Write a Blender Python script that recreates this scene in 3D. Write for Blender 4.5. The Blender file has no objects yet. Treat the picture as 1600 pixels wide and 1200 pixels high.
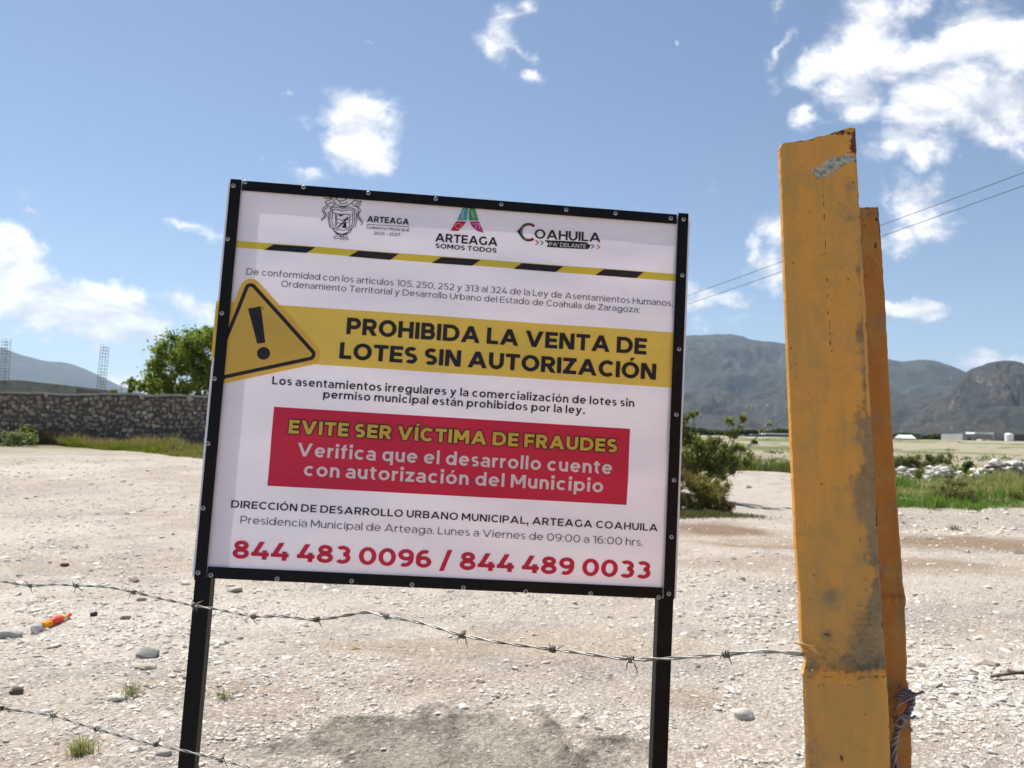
import bpy, math, random
import numpy as np
from mathutils import Vector, Matrix
R = math.radians
rng = np.random.default_rng(7)
random.seed(7)
scene = bpy.context.scene
COL = scene.collection

# ------------------------------------------------------------------ camera
F = 1240.0                                   # focal length in photo pixels (1600 wide)
EYE = 1.55
ROLL = R(1.2)
PITCH = math.atan((690 - 500 * math.tan(ROLL) - 600) / F)
def rays(px, py):
    X = (np.asarray(px, float) - 800) / F; Y = -(np.asarray(py, float) - 600) / F
    xr = X * math.cos(ROLL) - Y * math.sin(ROLL); yr = X * math.sin(ROLL) + Y * math.cos(ROLL)
    return np.stack([xr, math.cos(PITCH) - yr * math.sin(PITCH), math.sin(PITCH) + yr * math.cos(PITCH)], -1)
def at(px, py, D):                           # point D metres ahead of the camera (world y = D)
    v = rays(px, py); v = v / v[..., 1:2] * np.asarray(D, float)[..., None]
    return v + np.array([0, 0, EYE])
cam_d = bpy.data.cameras.new('camera'); cam = bpy.data.objects.new('camera', cam_d); COL.objects.link(cam)
cr, sr, cp, sp = math.cos(ROLL), math.sin(ROLL), math.cos(PITCH), math.sin(PITCH)
up0 = Vector((0, -sp, cp)); fw = Vector((0, cp, sp)); ri0 = Vector((1, 0, 0))
ri = cr * ri0 + sr * up0; up = -sr * ri0 + cr * up0
m = Matrix.Identity(4)
for i, c in enumerate((ri, up, -fw)):
    for j in range(3): m[j][i] = c[j]
m[2][3] = EYE
cam.matrix_world = m
cam_d.sensor_width = 36; cam_d.lens = 36 * F / 1600
cam_d.clip_start = 0.05; cam_d.clip_end = 60000
cam_d.dof.use_dof = True; cam_d.dof.focus_distance = 1.6; cam_d.dof.aperture_fstop = 8.5
scene.camera = cam

# ------------------------------------------------------------------ light
SUN_EL, SUN_AZ = R(60), R(-40)               # azimuth from +Y towards +X (negative: to the left)
to_sun = Vector((math.sin(SUN_AZ) * math.cos(SUN_EL), math.cos(SUN_AZ) * math.cos(SUN_EL), math.sin(SUN_EL)))
sl = bpy.data.lights.new('sun', 'SUN'); sl.energy = 4.6; sl.angle = R(0.5); sl.color = (1.0, 0.955, 0.89)
so = bpy.data.objects.new('sun', sl); COL.objects.link(so)
so.rotation_euler = to_sun.to_track_quat('Z', 'Y').to_euler(); so.location = (0, 0, 50)
scene.view_settings.view_transform = 'Standard'; scene.view_settings.look = 'None'
scene.view_settings.gamma = 1.0; scene.view_settings.use_curve_mapping = False
scene.view_settings.exposure = 0.88

class NT:                                    # little node-tree helper
    def __init__(s, nt): s.nt = nt; s.n = nt.nodes; s.l = nt.links
    def new(s, t, **kw):
        n = s.n.new(t)
        for k, v in kw.items():
            if k.startswith('i_'):
                n.inputs[k[2:].replace('_', ' ')].default_value = v
            else: setattr(n, k, v)
        return n
    def val(s, sock, v):
        if hasattr(v, 'is_linked') or isinstance(v, bpy.types.NodeSocket): s.l.new(v, sock)
        else: sock.default_value = v
    def math(s, op, a, b=None, c=None, clamp=False):
        n = s.n.new('ShaderNodeMath'); n.operation = op; n.use_clamp = clamp
        s.val(n.inputs[0], a)
        if b is not None: s.val(n.inputs[1], b)
        if c is not None: s.val(n.inputs[2], c)
        return n.outputs[0]
    def vmath(s, op, a, b=None, scale=None):
        n = s.n.new('ShaderNodeVectorMath'); n.operation = op
        s.val(n.inputs[0], a)
        if b is not None: s.val(n.inputs[1], b)
        if scale is not None: s.val(n.inputs['Scale'], scale)
        return n.outputs['Value'] if op in ('LENGTH', 'DOT_PRODUCT') else n.outputs[0]
    def noise(s, vec, scale, detail=4, rough=0.55, dist=0.0, out='Fac'):
        n = s.n.new('ShaderNodeTexNoise'); n.inputs['Scale'].default_value = scale
        n.inputs['Detail'].default_value = detail; n.inputs['Roughness'].default_value = rough
        n.inputs['Distortion'].default_value = dist
        if vec is not None: s.l.new(vec, n.inputs['Vector'])
        return n.outputs[out]
    def ramp(s, fac, a, b, smooth=True):
        n = s.n.new('ShaderNodeMapRange'); n.interpolation_type = 'SMOOTHSTEP' if smooth else 'LINEAR'
        s.val(n.inputs['Value'], fac); n.inputs['From Min'].default_value = a; n.inputs['From Max'].default_value = b
        return n.outputs['Result']
    def mix(s, fac, a, b, blend='MIX'):
        n = s.n.new('ShaderNodeMix'); n.data_type = 'RGBA'; n.blend_type = blend
        s.val(n.inputs[0], fac)
        for sock, v in ((n.inputs[6], a), (n.inputs[7], b)):
            if isinstance(v, bpy.types.NodeSocket): s.l.new(v, sock)
            else: sock.default_value = (*v, 1) if len(v) == 3 else v
        return n.outputs[2]

# ------------------------------------------------------------------ world: Nishita sky with clouds
world = bpy.data.worlds.new('World'); scene.world = world; world.use_nodes = True
W = NT(world.node_tree); W.n.clear()
sky = W.new('ShaderNodeTexSky', sky_type='NISHITA', sun_disc=False, sun_elevation=SUN_EL, sun_rotation=SUN_AZ, altitude=1600.0, air_density=1.0, dust_density=0.35, ozone_density=1.6)
bg1 = W.new('ShaderNodeBackground'); bg1.inputs[1].default_value = 0.066
W.l.new(W.mix(0.03, sky.outputs[0], (4.4, 4.6, 5.0)), bg1.inputs[0])
tc = W.new('ShaderNodeTexCoord'); dirv = tc.outputs['Generated']
sx = W.new('ShaderNodeSeparateXYZ'); W.l.new(dirv, sx.inputs[0])
ysafe = W.math('MAXIMUM', sx.outputs[1], 0.05)
cx = W.new('ShaderNodeCombineXYZ')
W.l.new(W.math('DIVIDE', sx.outputs[0], ysafe), cx.inputs[0]); W.l.new(W.math('DIVIDE', sx.outputs[2], ysafe), cx.inputs[1])
g = cx.outputs[0]
wn = W.new('ShaderNodeTexNoise'); wn.inputs['Scale'].default_value = 9; wn.inputs['Detail'].default_value = 5; W.l.new(g, wn.inputs['Vector'])
gw = W.vmath('ADD', g, W.vmath('SCALE', W.vmath('SUBTRACT', wn.outputs['Color'], (0.5, 0.5, 0.5)), scale=0.085))
wn2 = W.new('ShaderNodeTexNoise'); wn2.inputs['Scale'].default_value = 38; wn2.inputs['Detail'].default_value = 6; wn2.inputs['Roughness'].default_value = .6; W.l.new(g, wn2.inputs['Vector'])
gw = W.vmath('ADD', gw, W.vmath('SCALE', W.vmath('SUBTRACT', wn2.outputs['Color'], (0.5, 0.5, 0.5)), scale=0.042))
# cloud lumps: photo pixel of centre, half sizes, tilt (deg, anticlockwise), weight
CL = [(30,445,110,50,-20,1.7),(140,480,95,40,-22,1.7),(30,390,50,34,-30,1.5),(225,505,42,20,-10,1.4),(60,500,70,16,-10,1.1),(155,540,40,14,0,.7),(5,380,50,40,0,1.2),
 (70,525,30,8,0,.55),(300,475,55,22,-8,.9),(30,300,26,14,40,.5),(36,322,26,10,-20,.6),(200,590,38,18,0,1.0),(165,588,30,12,0,.8),(235,595,40,20,0,1.0),
 (290,352,60,10,-12,.5),(330,362,50,10,-8,.45),
 (563,190,62,56,0,1.45),(590,168,34,34,20,1.2),(590,240,36,28,-20,1.2),(480,195,20,16,0,.5),(450,150,12,8,0,.45),(475,262,30,14,0,.5),(410,268,16,10,0,.5),
 (782,58,30,40,0,.75),(770,70,40,20,-20,.75),(795,30,22,18,20,.65),(825,12,14,22,0,.7),(808,85,22,14,-30,.6),(823,132,16,14,0,.7),(568,66,8,6,0,.6),(1057,66,10,8,0,.6),
 (1215,25,16,22,-30,.65),(1235,75,14,52,-38,.75),(1210,132,18,16,-20,.6),(1205,90,10,22,-30,.45),
 (1350,60,52,100,-35,1.25),(1310,100,80,42,20,1.2),(1400,95,90,34,12,1.1),(1330,140,50,52,-20,1.2),(1265,190,26,30,-30,.8),(1275,90,34,20,20,.9),(1420,20,60,26,30,.9),
 (1520,55,100,50,35,1.25),(1590,60,60,60,0,1.1),(1470,160,90,52,10,1.4),(1570,170,80,60,0,1.15),(1400,215,54,34,30,1.1),(1440,235,40,30,0,1.0),(1530,210,60,30,0,.95),(1590,235,34,22,0,.6),
 (1385,300,26,24,-30,.9),(1430,320,52,38,-20,1.05),(1445,350,44,26,-10,.95),(1400,365,34,20,0,.8),
 (1210,365,28,36,0,.85),(1175,400,14,34,0,.6),(1200,430,40,28,0,.75),(1100,470,40,22,0,1.0),(1085,445,26,26,0,1.0),(1125,478,50,14,5,.8),(1105,500,30,16,0,.7),
 (1415,476,54,17,3,1.15),(1440,472,34,16,0,1.1),(1175,280,18,22,0,.45),(1120,275,14,20,0,.35),
 (1560,563,120,16,6,.75),(1600,556,80,10,6,.6),
 (1180,505,90,10,0,.35)]
CL = [(a, b, c_, d, e_, f_ * (.78 if max(c_, d) < 27 else 1.0)) for a, b, c_, d, e_, f_ in CL]
field = None
ms_ = W.new('ShaderNodeMapping'); ms_.inputs['Rotation'].default_value = (0, 0, R(-35)); ms_.inputs['Scale'].default_value = (.75, 1.35, 1); W.l.new(g, ms_.inputs['Vector']); gst = ms_.outputs[0]
for (px, py, rx, ry, ang, wt) in CL:
    v = rays(px, py); v = v / v[1]
    mp = W.new('ShaderNodeMapping', vector_type='TEXTURE')
    W.l.new(gw, mp.inputs['Vector'])
    mp.inputs['Location'].default_value = (v[0], v[2], 0)
    mp.inputs['Rotation'].default_value = (0, 0, R(ang))
    mp.inputs['Scale'].default_value = (rx / F * 1.42, ry / F * 1.42, 1)
    f = W.math('MULTIPLY_ADD', W.vmath('LENGTH', mp.outputs[0]), -wt, wt)
    field = f if field is None else W.math('SMOOTH_MAX', field, f, 0.12)
n1 = W.noise(gst, 9.0, 12, 0.64, 0.4)
n2 = W.noise(W.vmath('ADD', gst, (0.012, 0.03, 0)), 9.0, 5, 0.55, 0.4)
dens = W.math('ADD', W.math('MULTIPLY', field, 1.25), W.math('MULTIPLY', W.math('SUBTRACT', n1, 0.55), 2.1))
mask_f = W.ramp(dens, 0.02, 0.92)
front = W.ramp(sx.outputs[1], 0.25, 0.45)
mask_f = W.math('MULTIPLY', mask_f, front)
# scattered cumulus over the rest of the sky
zs = W.math('ADD', W.math('MAXIMUM', sx.outputs[2], 0.0), 0.12)
c2 = W.new('ShaderNodeCombineXYZ')
W.l.new(W.math('DIVIDE', sx.outputs[0], zs), c2.inputs[0]); W.l.new(W.math('DIVIDE', sx.outputs[1], zs), c2.inputs[1])
far = W.noise(c2.outputs[0], 1.4, 8, 0.6, 0.2)
outside = W.math('SUBTRACT', 1.0, W.ramp(sx.outputs[1], 0.35, 0.66))
mask_o = W.math('MULTIPLY', W.ramp(far, 0.56, 0.70), outside)
mask = W.math('MAXIMUM', mask_f, mask_o)
mask = W.math('MULTIPLY', mask, W.ramp(sx.outputs[2], -0.01, 0.03))
shade = W.ramp(W.math('ADD', W.math('MULTIPLY', W.math('SUBTRACT', n1, n2), 3.2), W.math('MULTIPLY', dens, 0.16)), -0.30, 0.55)
ccol = W.mix(shade, (0.54, 0.56, 0.63), (1.0, 0.985, 0.99))
bg2 = W.new('ShaderNodeBackground'); W.l.new(ccol, bg2.inputs[0]); bg2.inputs[1].default_value = 0.72
ms = W.new('ShaderNodeMixShader'); W.l.new(W.math('MULTIPLY', mask, 0.97), ms.inputs[0])
W.l.new(bg1.outputs[0], ms.inputs[1]); W.l.new(bg2.outputs[0], ms.inputs[2])
wo = W.new('ShaderNodeOutputWorld'); W.l.new(ms.outputs[0], wo.inputs[0])

# ------------------------------------------------------------------ noise in numpy
_T = rng.random((256, 256))
def vnoise(x, y):
    xi = np.floor(x).astype(int); yi = np.floor(y).astype(int); fx = x - xi; fy = y - yi
    fx = fx * fx * (3 - 2 * fx); fy = fy * fy * (3 - 2 * fy)
    a = _T[xi % 256, yi % 256]; b = _T[(xi + 1) % 256, yi % 256]; c = _T[xi % 256, (yi + 1) % 256]; d = _T[(xi + 1) % 256, (yi + 1) % 256]
    return (a * (1 - fx) + b * fx) * (1 - fy) + (c * (1 - fx) + d * fx) * fy - 0.5
def fbm(x, y, o=4, g=0.5):
    s = 0; a = 1.0
    for i in range(o):
        s = s + a * vnoise(x * 2 ** i + 17.3 * i, y * 2 ** i + 9.1 * i); a *= g
    return s
def ss(x, a, b):
    t = np.clip((x - a) / (b - a), 0, 1); return t * t * (3 - 2 * t)

# ------------------------------------------------------------------ terrain
def height(x, y):
    x = np.asarray(x, float); y = np.asarray(y, float)
    a = x / np.maximum(np.abs(y), 1.0) * np.sign(np.where(y == 0, 1, y))
    r = np.hypot(x, y)
    left = 1 - ss(x / np.maximum(y, 1.0), -0.18, 0.1); left = np.where(y > 0, left, 0)
    h = 0.62 * ss(y, 12, 40) * left
    h = h + 2.7 * ss(r, 40, 270) * (1 - left * .6) + np.maximum(0, r - 270) * 0.006
    h = h + 0.34 * np.exp(-(((x - 3.75) / 1.25) ** 2 + ((y - 18.6) / 1.7) ** 2))            # bank under the bush
    h = h + 0.5 * np.exp(-(((x - 9.0) / 3.5) ** 2 + ((y - 30) / 3.0) ** 2)) * .8             # sand heap behind it
    h = h + 0.30 * ss(y, 14.2, 15.6) * ss(x / np.maximum(y, 1), .40, .47) * (1 - ss(y, 30, 40))
    near = np.exp(-r / 30)
    h = h + near * (0.07 * fbm(x * .9, y * .9, 3) + 0.024 * fbm(x * 5, y * 5, 4) + .02 * np.sin((y - 9.5 + .35 * x + 1.2 * fbm(x * .25, y * .25, 2)) * 3.1) * ss(x, 1, 3) * (1 - ss(y, 13, 15)) * ss(y, 6, 8))
    h = h + (1 - near) * 0.10 * fbm(x * .12, y * .12, 3)
    return h
def ground_pts(px, py):
    v = rays(px, py); v = v / v[..., 1:2]
    t = np.full(v.shape[:-1], 1.0) * 1.55 / np.maximum(-v[..., 2], 1e-3)
    t = np.minimum(t, 3000)
    for _ in range(25):
        hh = height(v[..., 0] * t, t)
        t = 0.5 * t + 0.5 * np.clip((EYE - hh) / np.maximum(-v[..., 2], 2e-3), 1, 3000)
    p = v * t[..., None]; p[..., 2] = height(p[..., 0], p[..., 1]); return p
def G(px, py): return ground_pts(np.array([px], float), np.array([py], float))[0]
def on(x, y): return np.array([x, y, float(height(x, y))])

# ------------------------------------------------------------------ mesh / object helpers
def make_mesh(name, V, Fc, mats=None, cols=None, smooth=False, mat_idx=None):
    me = bpy.data.meshes.new(name)
    V = np.asarray(V, np.float32).reshape(-1, 3)
    if isinstance(Fc, np.ndarray):
        k = Fc.shape[1]; n = len(Fc)
        me.vertices.add(len(V)); me.vertices.foreach_set('co', V.ravel())
        me.loops.add(n * k); me.loops.foreach_set('vertex_index', Fc.astype(np.int32).ravel())
        me.polygons.add(n); me.polygons.foreach_set('loop_start', np.arange(0, n * k, k, dtype=np.int32))
        me.polygons.foreach_set('loop_total', np.full(n, k, np.int32))
        me.update(calc_edges=True)
    else:
        me.from_pydata(V.tolist(), [], Fc); me.update()
    if cols is not None:
        ca = me.color_attributes.new('Col', 'FLOAT_COLOR', 'POINT')
        c4 = np.ones((len(V), 4), np.float32); c4[:, :3] = cols
        ca.data.foreach_set('color', c4.ravel())
    for m_ in (mats if isinstance(mats, (list, tuple)) else [mats]):
        if m_: me.materials.append(m_)
    me.polygons.foreach_set('use_smooth', np.full(len(me.polygons), bool(smooth)))
    return me
def obj(name, me, parent=None, loc=None, **tags):
    o = bpy.data.objects.new(name, me); COL.objects.link(o)
    if parent is not None: o.parent = parent
    if loc is not None: o.location = loc
    for k, v in tags.items():
        o[{'cat': 'category'}.get(k, k)] = v
    return o
def thing(name, label, cat, loc=(0, 0, 0), group=None):
    o = obj(name, None, loc=tuple(float(c) for c in loc), label=label, cat=cat)
    o.empty_display_size = 0.1
    if group: o['group'] = group
    return o
class MB:                                    # mesh builder in world coordinates
    def __init__(s): s.v = []; s.f = []
    def add(s, V, Fc):
        b = len(s.v); s.v += [tuple(map(float, p)) for p in V]; s.f += [tuple(b + i for i in f) for f in Fc]; return s
    def box(s, lo, hi, M=None):
        (a, b, c), (d, e, f) = lo, hi
        V = [(a, b, c), (d, b, c), (d, e, c), (a, e, c), (a, b, f), (d, b, f), (d, e, f), (a, e, f)]
        if M is not None: V = [tuple(M @ Vector(p)) for p in V]
        return s.add(V, [(0, 3, 2, 1), (4, 5, 6, 7), (0, 1, 5, 4), (1, 2, 6, 5), (2, 3, 7, 6), (3, 0, 4, 7)])
    def tube(s, P, r, n=6, cap=True):
        P = [np.asarray(p, float) for p in P]; rr = r if hasattr(r, '__len__') else [r] * len(P)
        V = []; a = None
        for i, p in enumerate(P):
            t = P[min(i + 1, len(P) - 1)] - P[max(i - 1, 0)]; t = t / (np.linalg.norm(t) + 1e-12)
            if a is None:
                a = np.cross(t, [0, 0, 1.0]); 
                if np.linalg.norm(a) < 0.1: a = np.cross(t, [1.0, 0, 0])
            a = a - t * (a @ t); a = a / np.linalg.norm(a); b = np.cross(t, a)
            for k in range(n):
                an = 2 * math.pi * k / n; V.append(p + rr[i] * (math.cos(an) * a + math.sin(an) * b))
        Fc = [(i * n + k, i * n + (k + 1) % n, (i + 1) * n + (k + 1) % n, (i + 1) * n + k) for i in range(len(P) - 1) for k in range(n)]
        if cap: Fc += [tuple(range(n))[::-1], tuple((len(P) - 1) * n + k for k in range(n))]
        return s.add(V, Fc)
    def build(s, name, mat, parent=None, smooth=False, bevel=0, **tags):
        V = np.array(s.v, float)
        off = np.zeros(3) if parent is None else np.array(parent.location)
        me = make_mesh(name, V - off, s.f, mat, smooth=smooth)
        o = obj(name, me, parent, **tags)
        if bevel:
            b = o.modifiers.new('bevel', 'BEVEL'); b.width = bevel; b.segments = 2; b.limit_method = 'ANGLE'
        return o

# ------------------------------------------------------------------ materials
def mat(name, color, rough=0.8, metal=0.0, spec=0.3, build=None):
    m_ = bpy.data.materials.new(name); m_.use_nodes = True; nt = NT(m_.node_tree)
    b = nt.n['Principled BSDF']; b.inputs['Base Color'].default_value = (*color, 1)
    b.inputs['Roughness'].default_value = rough; b.inputs['Metallic'].default_value = metal
    b.inputs['Specular IOR Level'].default_value = spec
    if build: build(nt, b)
    return m_
def bump(nt, b, h, strength=0.3, dist=0.01):
    bn = nt.new('ShaderNodeBump'); bn.inputs['Strength'].default_value = strength; bn.inputs['Distance'].default_value = dist
    nt.l.new(h, bn.inputs['Height']); nt.l.new(bn.outputs[0], b.inputs['Normal'])
def varied(c1, c2, scale, bs=0.3, bd=0.01, bscale=None, detail=6):
    def f(nt, b):
        t = nt.new('ShaderNodeTexCoord').outputs['Object']
        n = nt.noise(t, scale, detail, 0.6)
        nt.l.new(nt.mix(nt.ramp(n, 0.3, 0.7), c1, c2), b.inputs['Base Color'])
        bump(nt, b, nt.noise(t, bscale or scale * 3, 5), bs, bd)
    return f
def attr_col(nt): 
    a = nt.new('ShaderNodeAttribute'); a.attribute_name = 'Col'; return a.outputs['Color']

def ground_build(nt, b):
    t = nt.new('ShaderNodeTexCoord').outputs['Object']; c = attr_col(nt)
    n1 = nt.noise(t, 3.0, 8, 0.65); n2 = nt.noise(t, 34.0, 6, 0.7); n3 = nt.noise(t, 130.0, 3, 0.6)
    v = nt.new('ShaderNodeTexVoronoi'); v.inputs['Scale'].default_value = 38; nt.l.new(t, v.inputs['Vector'])
    v2 = nt.new('ShaderNodeTexVoronoi'); v2.inputs['Scale'].default_value = 85; nt.l.new(t, v2.inputs['Vector'])
    pale = nt.mix(nt.ramp(v.outputs['Color'], 0.62, 0.95), c, nt.mix(1.0, c, (1.32, 1.32, 1.34), 'MULTIPLY'))
    c2 = nt.mix(nt.ramp(n2, 0.35, 0.65), nt.mix(1.0, pale, (0.66, 0.63, 0.60), 'MULTIPLY'), nt.mix(1.0, pale, (1.1, 1.1, 1.1), 'MULTIPLY'))
    c3 = nt.mix(nt.ramp(n1, 0.3, 0.7), nt.mix(1.0, c2, (0.9, 0.88, 0.86), 'MULTIPLY'), c2)
    c4 = nt.mix(nt.ramp(n3, 0.3, 0.7), nt.mix(1.0, c3, (0.86, 0.86, 0.86), 'MULTIPLY'), c3)
    nt.l.new(c4, b.inputs['Base Color'])
    h = nt.math('ADD', nt.math('MULTIPLY', n2, 1.2), nt.math('MULTIPLY', nt.math('SUBTRACT', 0.6, v.outputs['Distance']), 0.7))
    h = nt.math('ADD', h, nt.math('MULTIPLY', nt.math('SUBTRACT', 0.6, v2.outputs['Distance']), 0.35))
    h = nt.math('ADD', h, nt.math('MULTIPLY', n3, 0.25))
    bump(nt, b, h, 0.85, 0.022)
M = {}
M['ground'] = mat('dirt ground', (.4, .36, .3), 0.95, spec=.1, build=ground_build)
def stone_build(nt, b):
    t = nt.new('ShaderNodeTexCoord').outputs['Object']; c = attr_col(nt)
    n = nt.noise(t, 40, 4)
    nt.l.new(nt.mix(nt.ramp(n, .3, .7), nt.mix(1.0, c, (.8, .79, .77), 'MULTIPLY'), c), b.inputs['Base Color'])
    bump(nt, b, nt.noise(t, 90, 4), 0.4, 0.006)
M['gravel'] = mat('limestone gravel', (.45, .42, .38), 0.9, spec=.15, build=stone_build)
def rand_stone(c1, c2, c3, sc=9):
    def f(nt, b):
        oi = nt.new('ShaderNodeObjectInfo').outputs['Random']; t = nt.new('ShaderNodeTexCoord').outputs['Object']
        base = nt.mix(nt.ramp(oi, 0, .6, False), c1, c2); base = nt.mix(nt.ramp(nt.math('FRACT', nt.math('MULTIPLY', oi, 7.3)), .65, 1.0), base, c3)
        n = nt.noise(t, sc, 6, .65)
        nt.l.new(nt.mix(nt.ramp(n, .25, .7), nt.mix(1.0, base, (.72, .7, .68), 'MULTIPLY'), base), b.inputs['Base Color'])
        bump(nt, b, nt.noise(t, sc * 3, 5), 0.5, 0.02)
    return f
M['stone'] = mat('loose limestone', (.5, .47, .42), 0.9, spec=.15, build=rand_stone((.52, .48, .42), (.66, .62, .55), (.38, .30, .24), 3))
M['wallstone'] = mat('river cobble', (.2, .17, .14), 0.9, spec=.15, build=rand_stone((.19, .165, .15), (.42, .35, .29), (.66, .59, .48), 2))
M['mortar'] = mat('wall mortar', (.1, .09, .08), .95, spec=.1, build=varied((.09, .08, .075), (.17, .15, .13), 5, .6, .03))
M['cope'] = mat('wall mortar cap', (.3, .27, .24), .95, spec=.1, build=varied((.34, .31, .27), (.50, .46, .41), 5, .5, .02))
def leafmat(name, c, tr=0.35):
    m_ = bpy.data.materials.new(name); m_.use_nodes = True; nt = NT(m_.node_tree)
    b = nt.n['Principled BSDF']; b.inputs['Roughness'].default_value = .75; b.inputs['Specular IOR Level'].default_value = .1
    col = nt.mix(1.0, attr_col(nt), c, 'MULTIPLY'); nt.l.new(col, b.inputs['Base Color'])
    tl = nt.new('ShaderNodeBsdfTranslucent'); nt.l.new(nt.mix(1.0, col, (1.3, 1.45, .75), 'MULTIPLY'), tl.inputs[0])
    mx = nt.new('ShaderNodeMixShader'); mx.inputs[0].default_value = tr
    nt.l.new(b.outputs[0], mx.inputs[1]); nt.l.new(tl.outputs[0], mx.inputs[2]); nt.l.new(mx.outputs[0], nt.n['Material Output'].inputs[0])
    return m_
M['leaf'] = leafmat('leaves', (1, 1, 1)); M['grass'] = leafmat('grass blades', (1, 1, 1), .3)
M['bark'] = mat('bark', (.1, .08, .06), .9, spec=.1, build=varied((.06, .05, .04), (.14, .11, .085), 8, .6, .02))
def black_build(nt, b):
    t = nt.new('ShaderNodeTexCoord').outputs['Object']; n = nt.noise(t, 5, 6, .6); n2 = nt.noise(t, 60, 5, .7)
    nt.l.new(nt.mix(nt.ramp(nt.math('ADD', nt.math('MULTIPLY', n, .6), nt.math('MULTIPLY', n2, .4)), .5, .72), (.004, .004, .006), (.016, .013, .012)), b.inputs['Base Color'])
    bump(nt, b, nt.noise(t, 300, 3), .12, .001)
M['black'] = mat('black enamel', (.012, .012, .014), .5, spec=.18, build=black_build)
def banner_mat():
    m_ = bpy.data.materials.new('vinyl banner'); m_.use_nodes = True; nt = NT(m_.node_tree)
    b = nt.n['Principled BSDF']; b.inputs['Roughness'].default_value = .5; b.inputs['Specular IOR Level'].default_value = .35
    t = nt.new('ShaderNodeTexCoord').outputs['Object']
    n = nt.noise(t, 2.2, 5); c = nt.mix(nt.ramp(n, .3, .7), (.86, .815, .91), (.92, .87, .96))
    d = nt.noise(t, 9, 8, .7); c = nt.mix(nt.math('MULTIPLY', nt.ramp(d, .62, .8), .25), c, (.5, .46, .46))
    nt.l.new(c, b.inputs['Base Color'])
    mp = nt.new('ShaderNodeMapping'); mp.inputs['Scale'].default_value = (3, 3, 11); mp.inputs['Rotation'].default_value = (0, .35, 0); nt.l.new(t, mp.inputs['Vector'])
    bump(nt, b, nt.noise(mp.outputs[0], 1.6, 4, .5, .6), .35, .012)
    tl = nt.new('ShaderNodeBsdfTranslucent'); nt.l.new(c, tl.inputs[0])
    mx = nt.new('ShaderNodeMixShader'); mx.inputs[0].default_value = .13
    nt.l.new(b.outputs[0], mx.inputs[1]); nt.l.new(tl.outputs[0], mx.inputs[2]); nt.l.new(mx.outputs[0], nt.n['Material Output'].inputs[0])
    return m_
M['banner'] = banner_mat()
def ink(name, c, tr=0.10, r=.5):
    m_ = bpy.data.materials.new(name); m_.use_nodes = True; nt = NT(m_.node_tree)
    b = nt.n['Principled BSDF']; b.inputs['Roughness'].default_value = r; b.inputs['Specular IOR Level'].default_value = .35
    t = nt.new('ShaderNodeTexCoord').outputs['Object']
    cc = nt.mix(nt.ramp(nt.noise(t, 3, 5), .3, .7), tuple(x * .93 for x in c), c); nt.l.new(cc, b.inputs['Base Color'])
    mp = nt.new('ShaderNodeMapping'); mp.inputs['Scale'].default_value = (3, 3, 11); mp.inputs['Rotation'].default_value = (0, .35, 0); nt.l.new(t, mp.inputs['Vector'])
    bump(nt, b, nt.noise(mp.outputs[0], 1.6, 4, .5, .6), .35, .012)
    tl = nt.new('ShaderNodeBsdfTranslucent'); nt.l.new(cc, tl.inputs[0])
    mx = nt.new('ShaderNodeMixShader'); mx.inputs[0].default_value = tr
    nt.l.new(b.outputs[0], mx.inputs[1]); nt.l.new(tl.outputs[0], mx.inputs[2]); nt.l.new(mx.outputs[0], nt.n['Material Output'].inputs[0])
    return m_
for k, c in dict(yellow=(.90, .68, .13), amber=(.90, .58, .11), hazard=(.82, .66, .08), red=(.68, .030, .085), digits=(.66, .030, .085), white=(.92, .88, .93), dark=(.017, .014, .019),
                 grey=(.10, .09, .11), gold=(.86, .60, .10), teal=(.10, .42, .48), green=(.06, .36, .14), crimson=(.62, .03, .07), magenta=(.60, .04, .30), orange=(.8, .28, .05), blue=(.04, .25, .5)).items():
    M['ink_' + k] = ink('ink ' + k, c, {'dark': .03, 'grey': .08}.get(k, .26))
M['zinc'] = mat('zinc screw', (.42, .42, .43), .5, .8)
M['wire'] = mat('galvanised wire', (.36, .35, .32), .45, .35, build=varied((.10, .09, .075), (.34, .33, .30), 25, .2, .001))
M['wiredark'] = mat('weathered wire', (.1, .09, .1), .6, .5, build=varied((.14, .12, .16), (.36, .33, .36), 30, .2, .001))
M['cable'] = mat('power cable', (.03, .03, .035), .6)
M['concrete'] = mat('grey concrete', (.3, .29, .28), .9, spec=.1, build=varied((.24, .23, .22), (.34, .33, .31), 1.5, .3, .02))
M['block'] = mat('concrete block', (.2, .19, .18), .95, spec=.1, build=varied((.14, .13, .125), (.22, .20, .19), 1.0, .4, .03))
M['whiteroof'] = mat('white sheet roof', (.8, .8, .8), .5)
M['shed'] = mat('shed wall', (.12, .12, .12), .9, build=varied((.09, .09, .09), (.15, .14, .13), .3, .1, .05))
M['warehouse'] = mat('grey render', (.24, .24, .25), .9, build=varied((.30, .29, .29), (.38, .36, .35), .3, .1, .05))
M['rubble'] = mat('pale rubble', (.6, .58, .54), .9, spec=.1, build=rand_stone((.55, .53, .50), (.70, .68, .64), (.38, .33, .28), 4))
M['rebar'] = mat('rebar', (.13, .10, .085), .8, .2)
M['glass'] = mat('dark window', (.03, .035, .04), .1, spec=.6)

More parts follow.
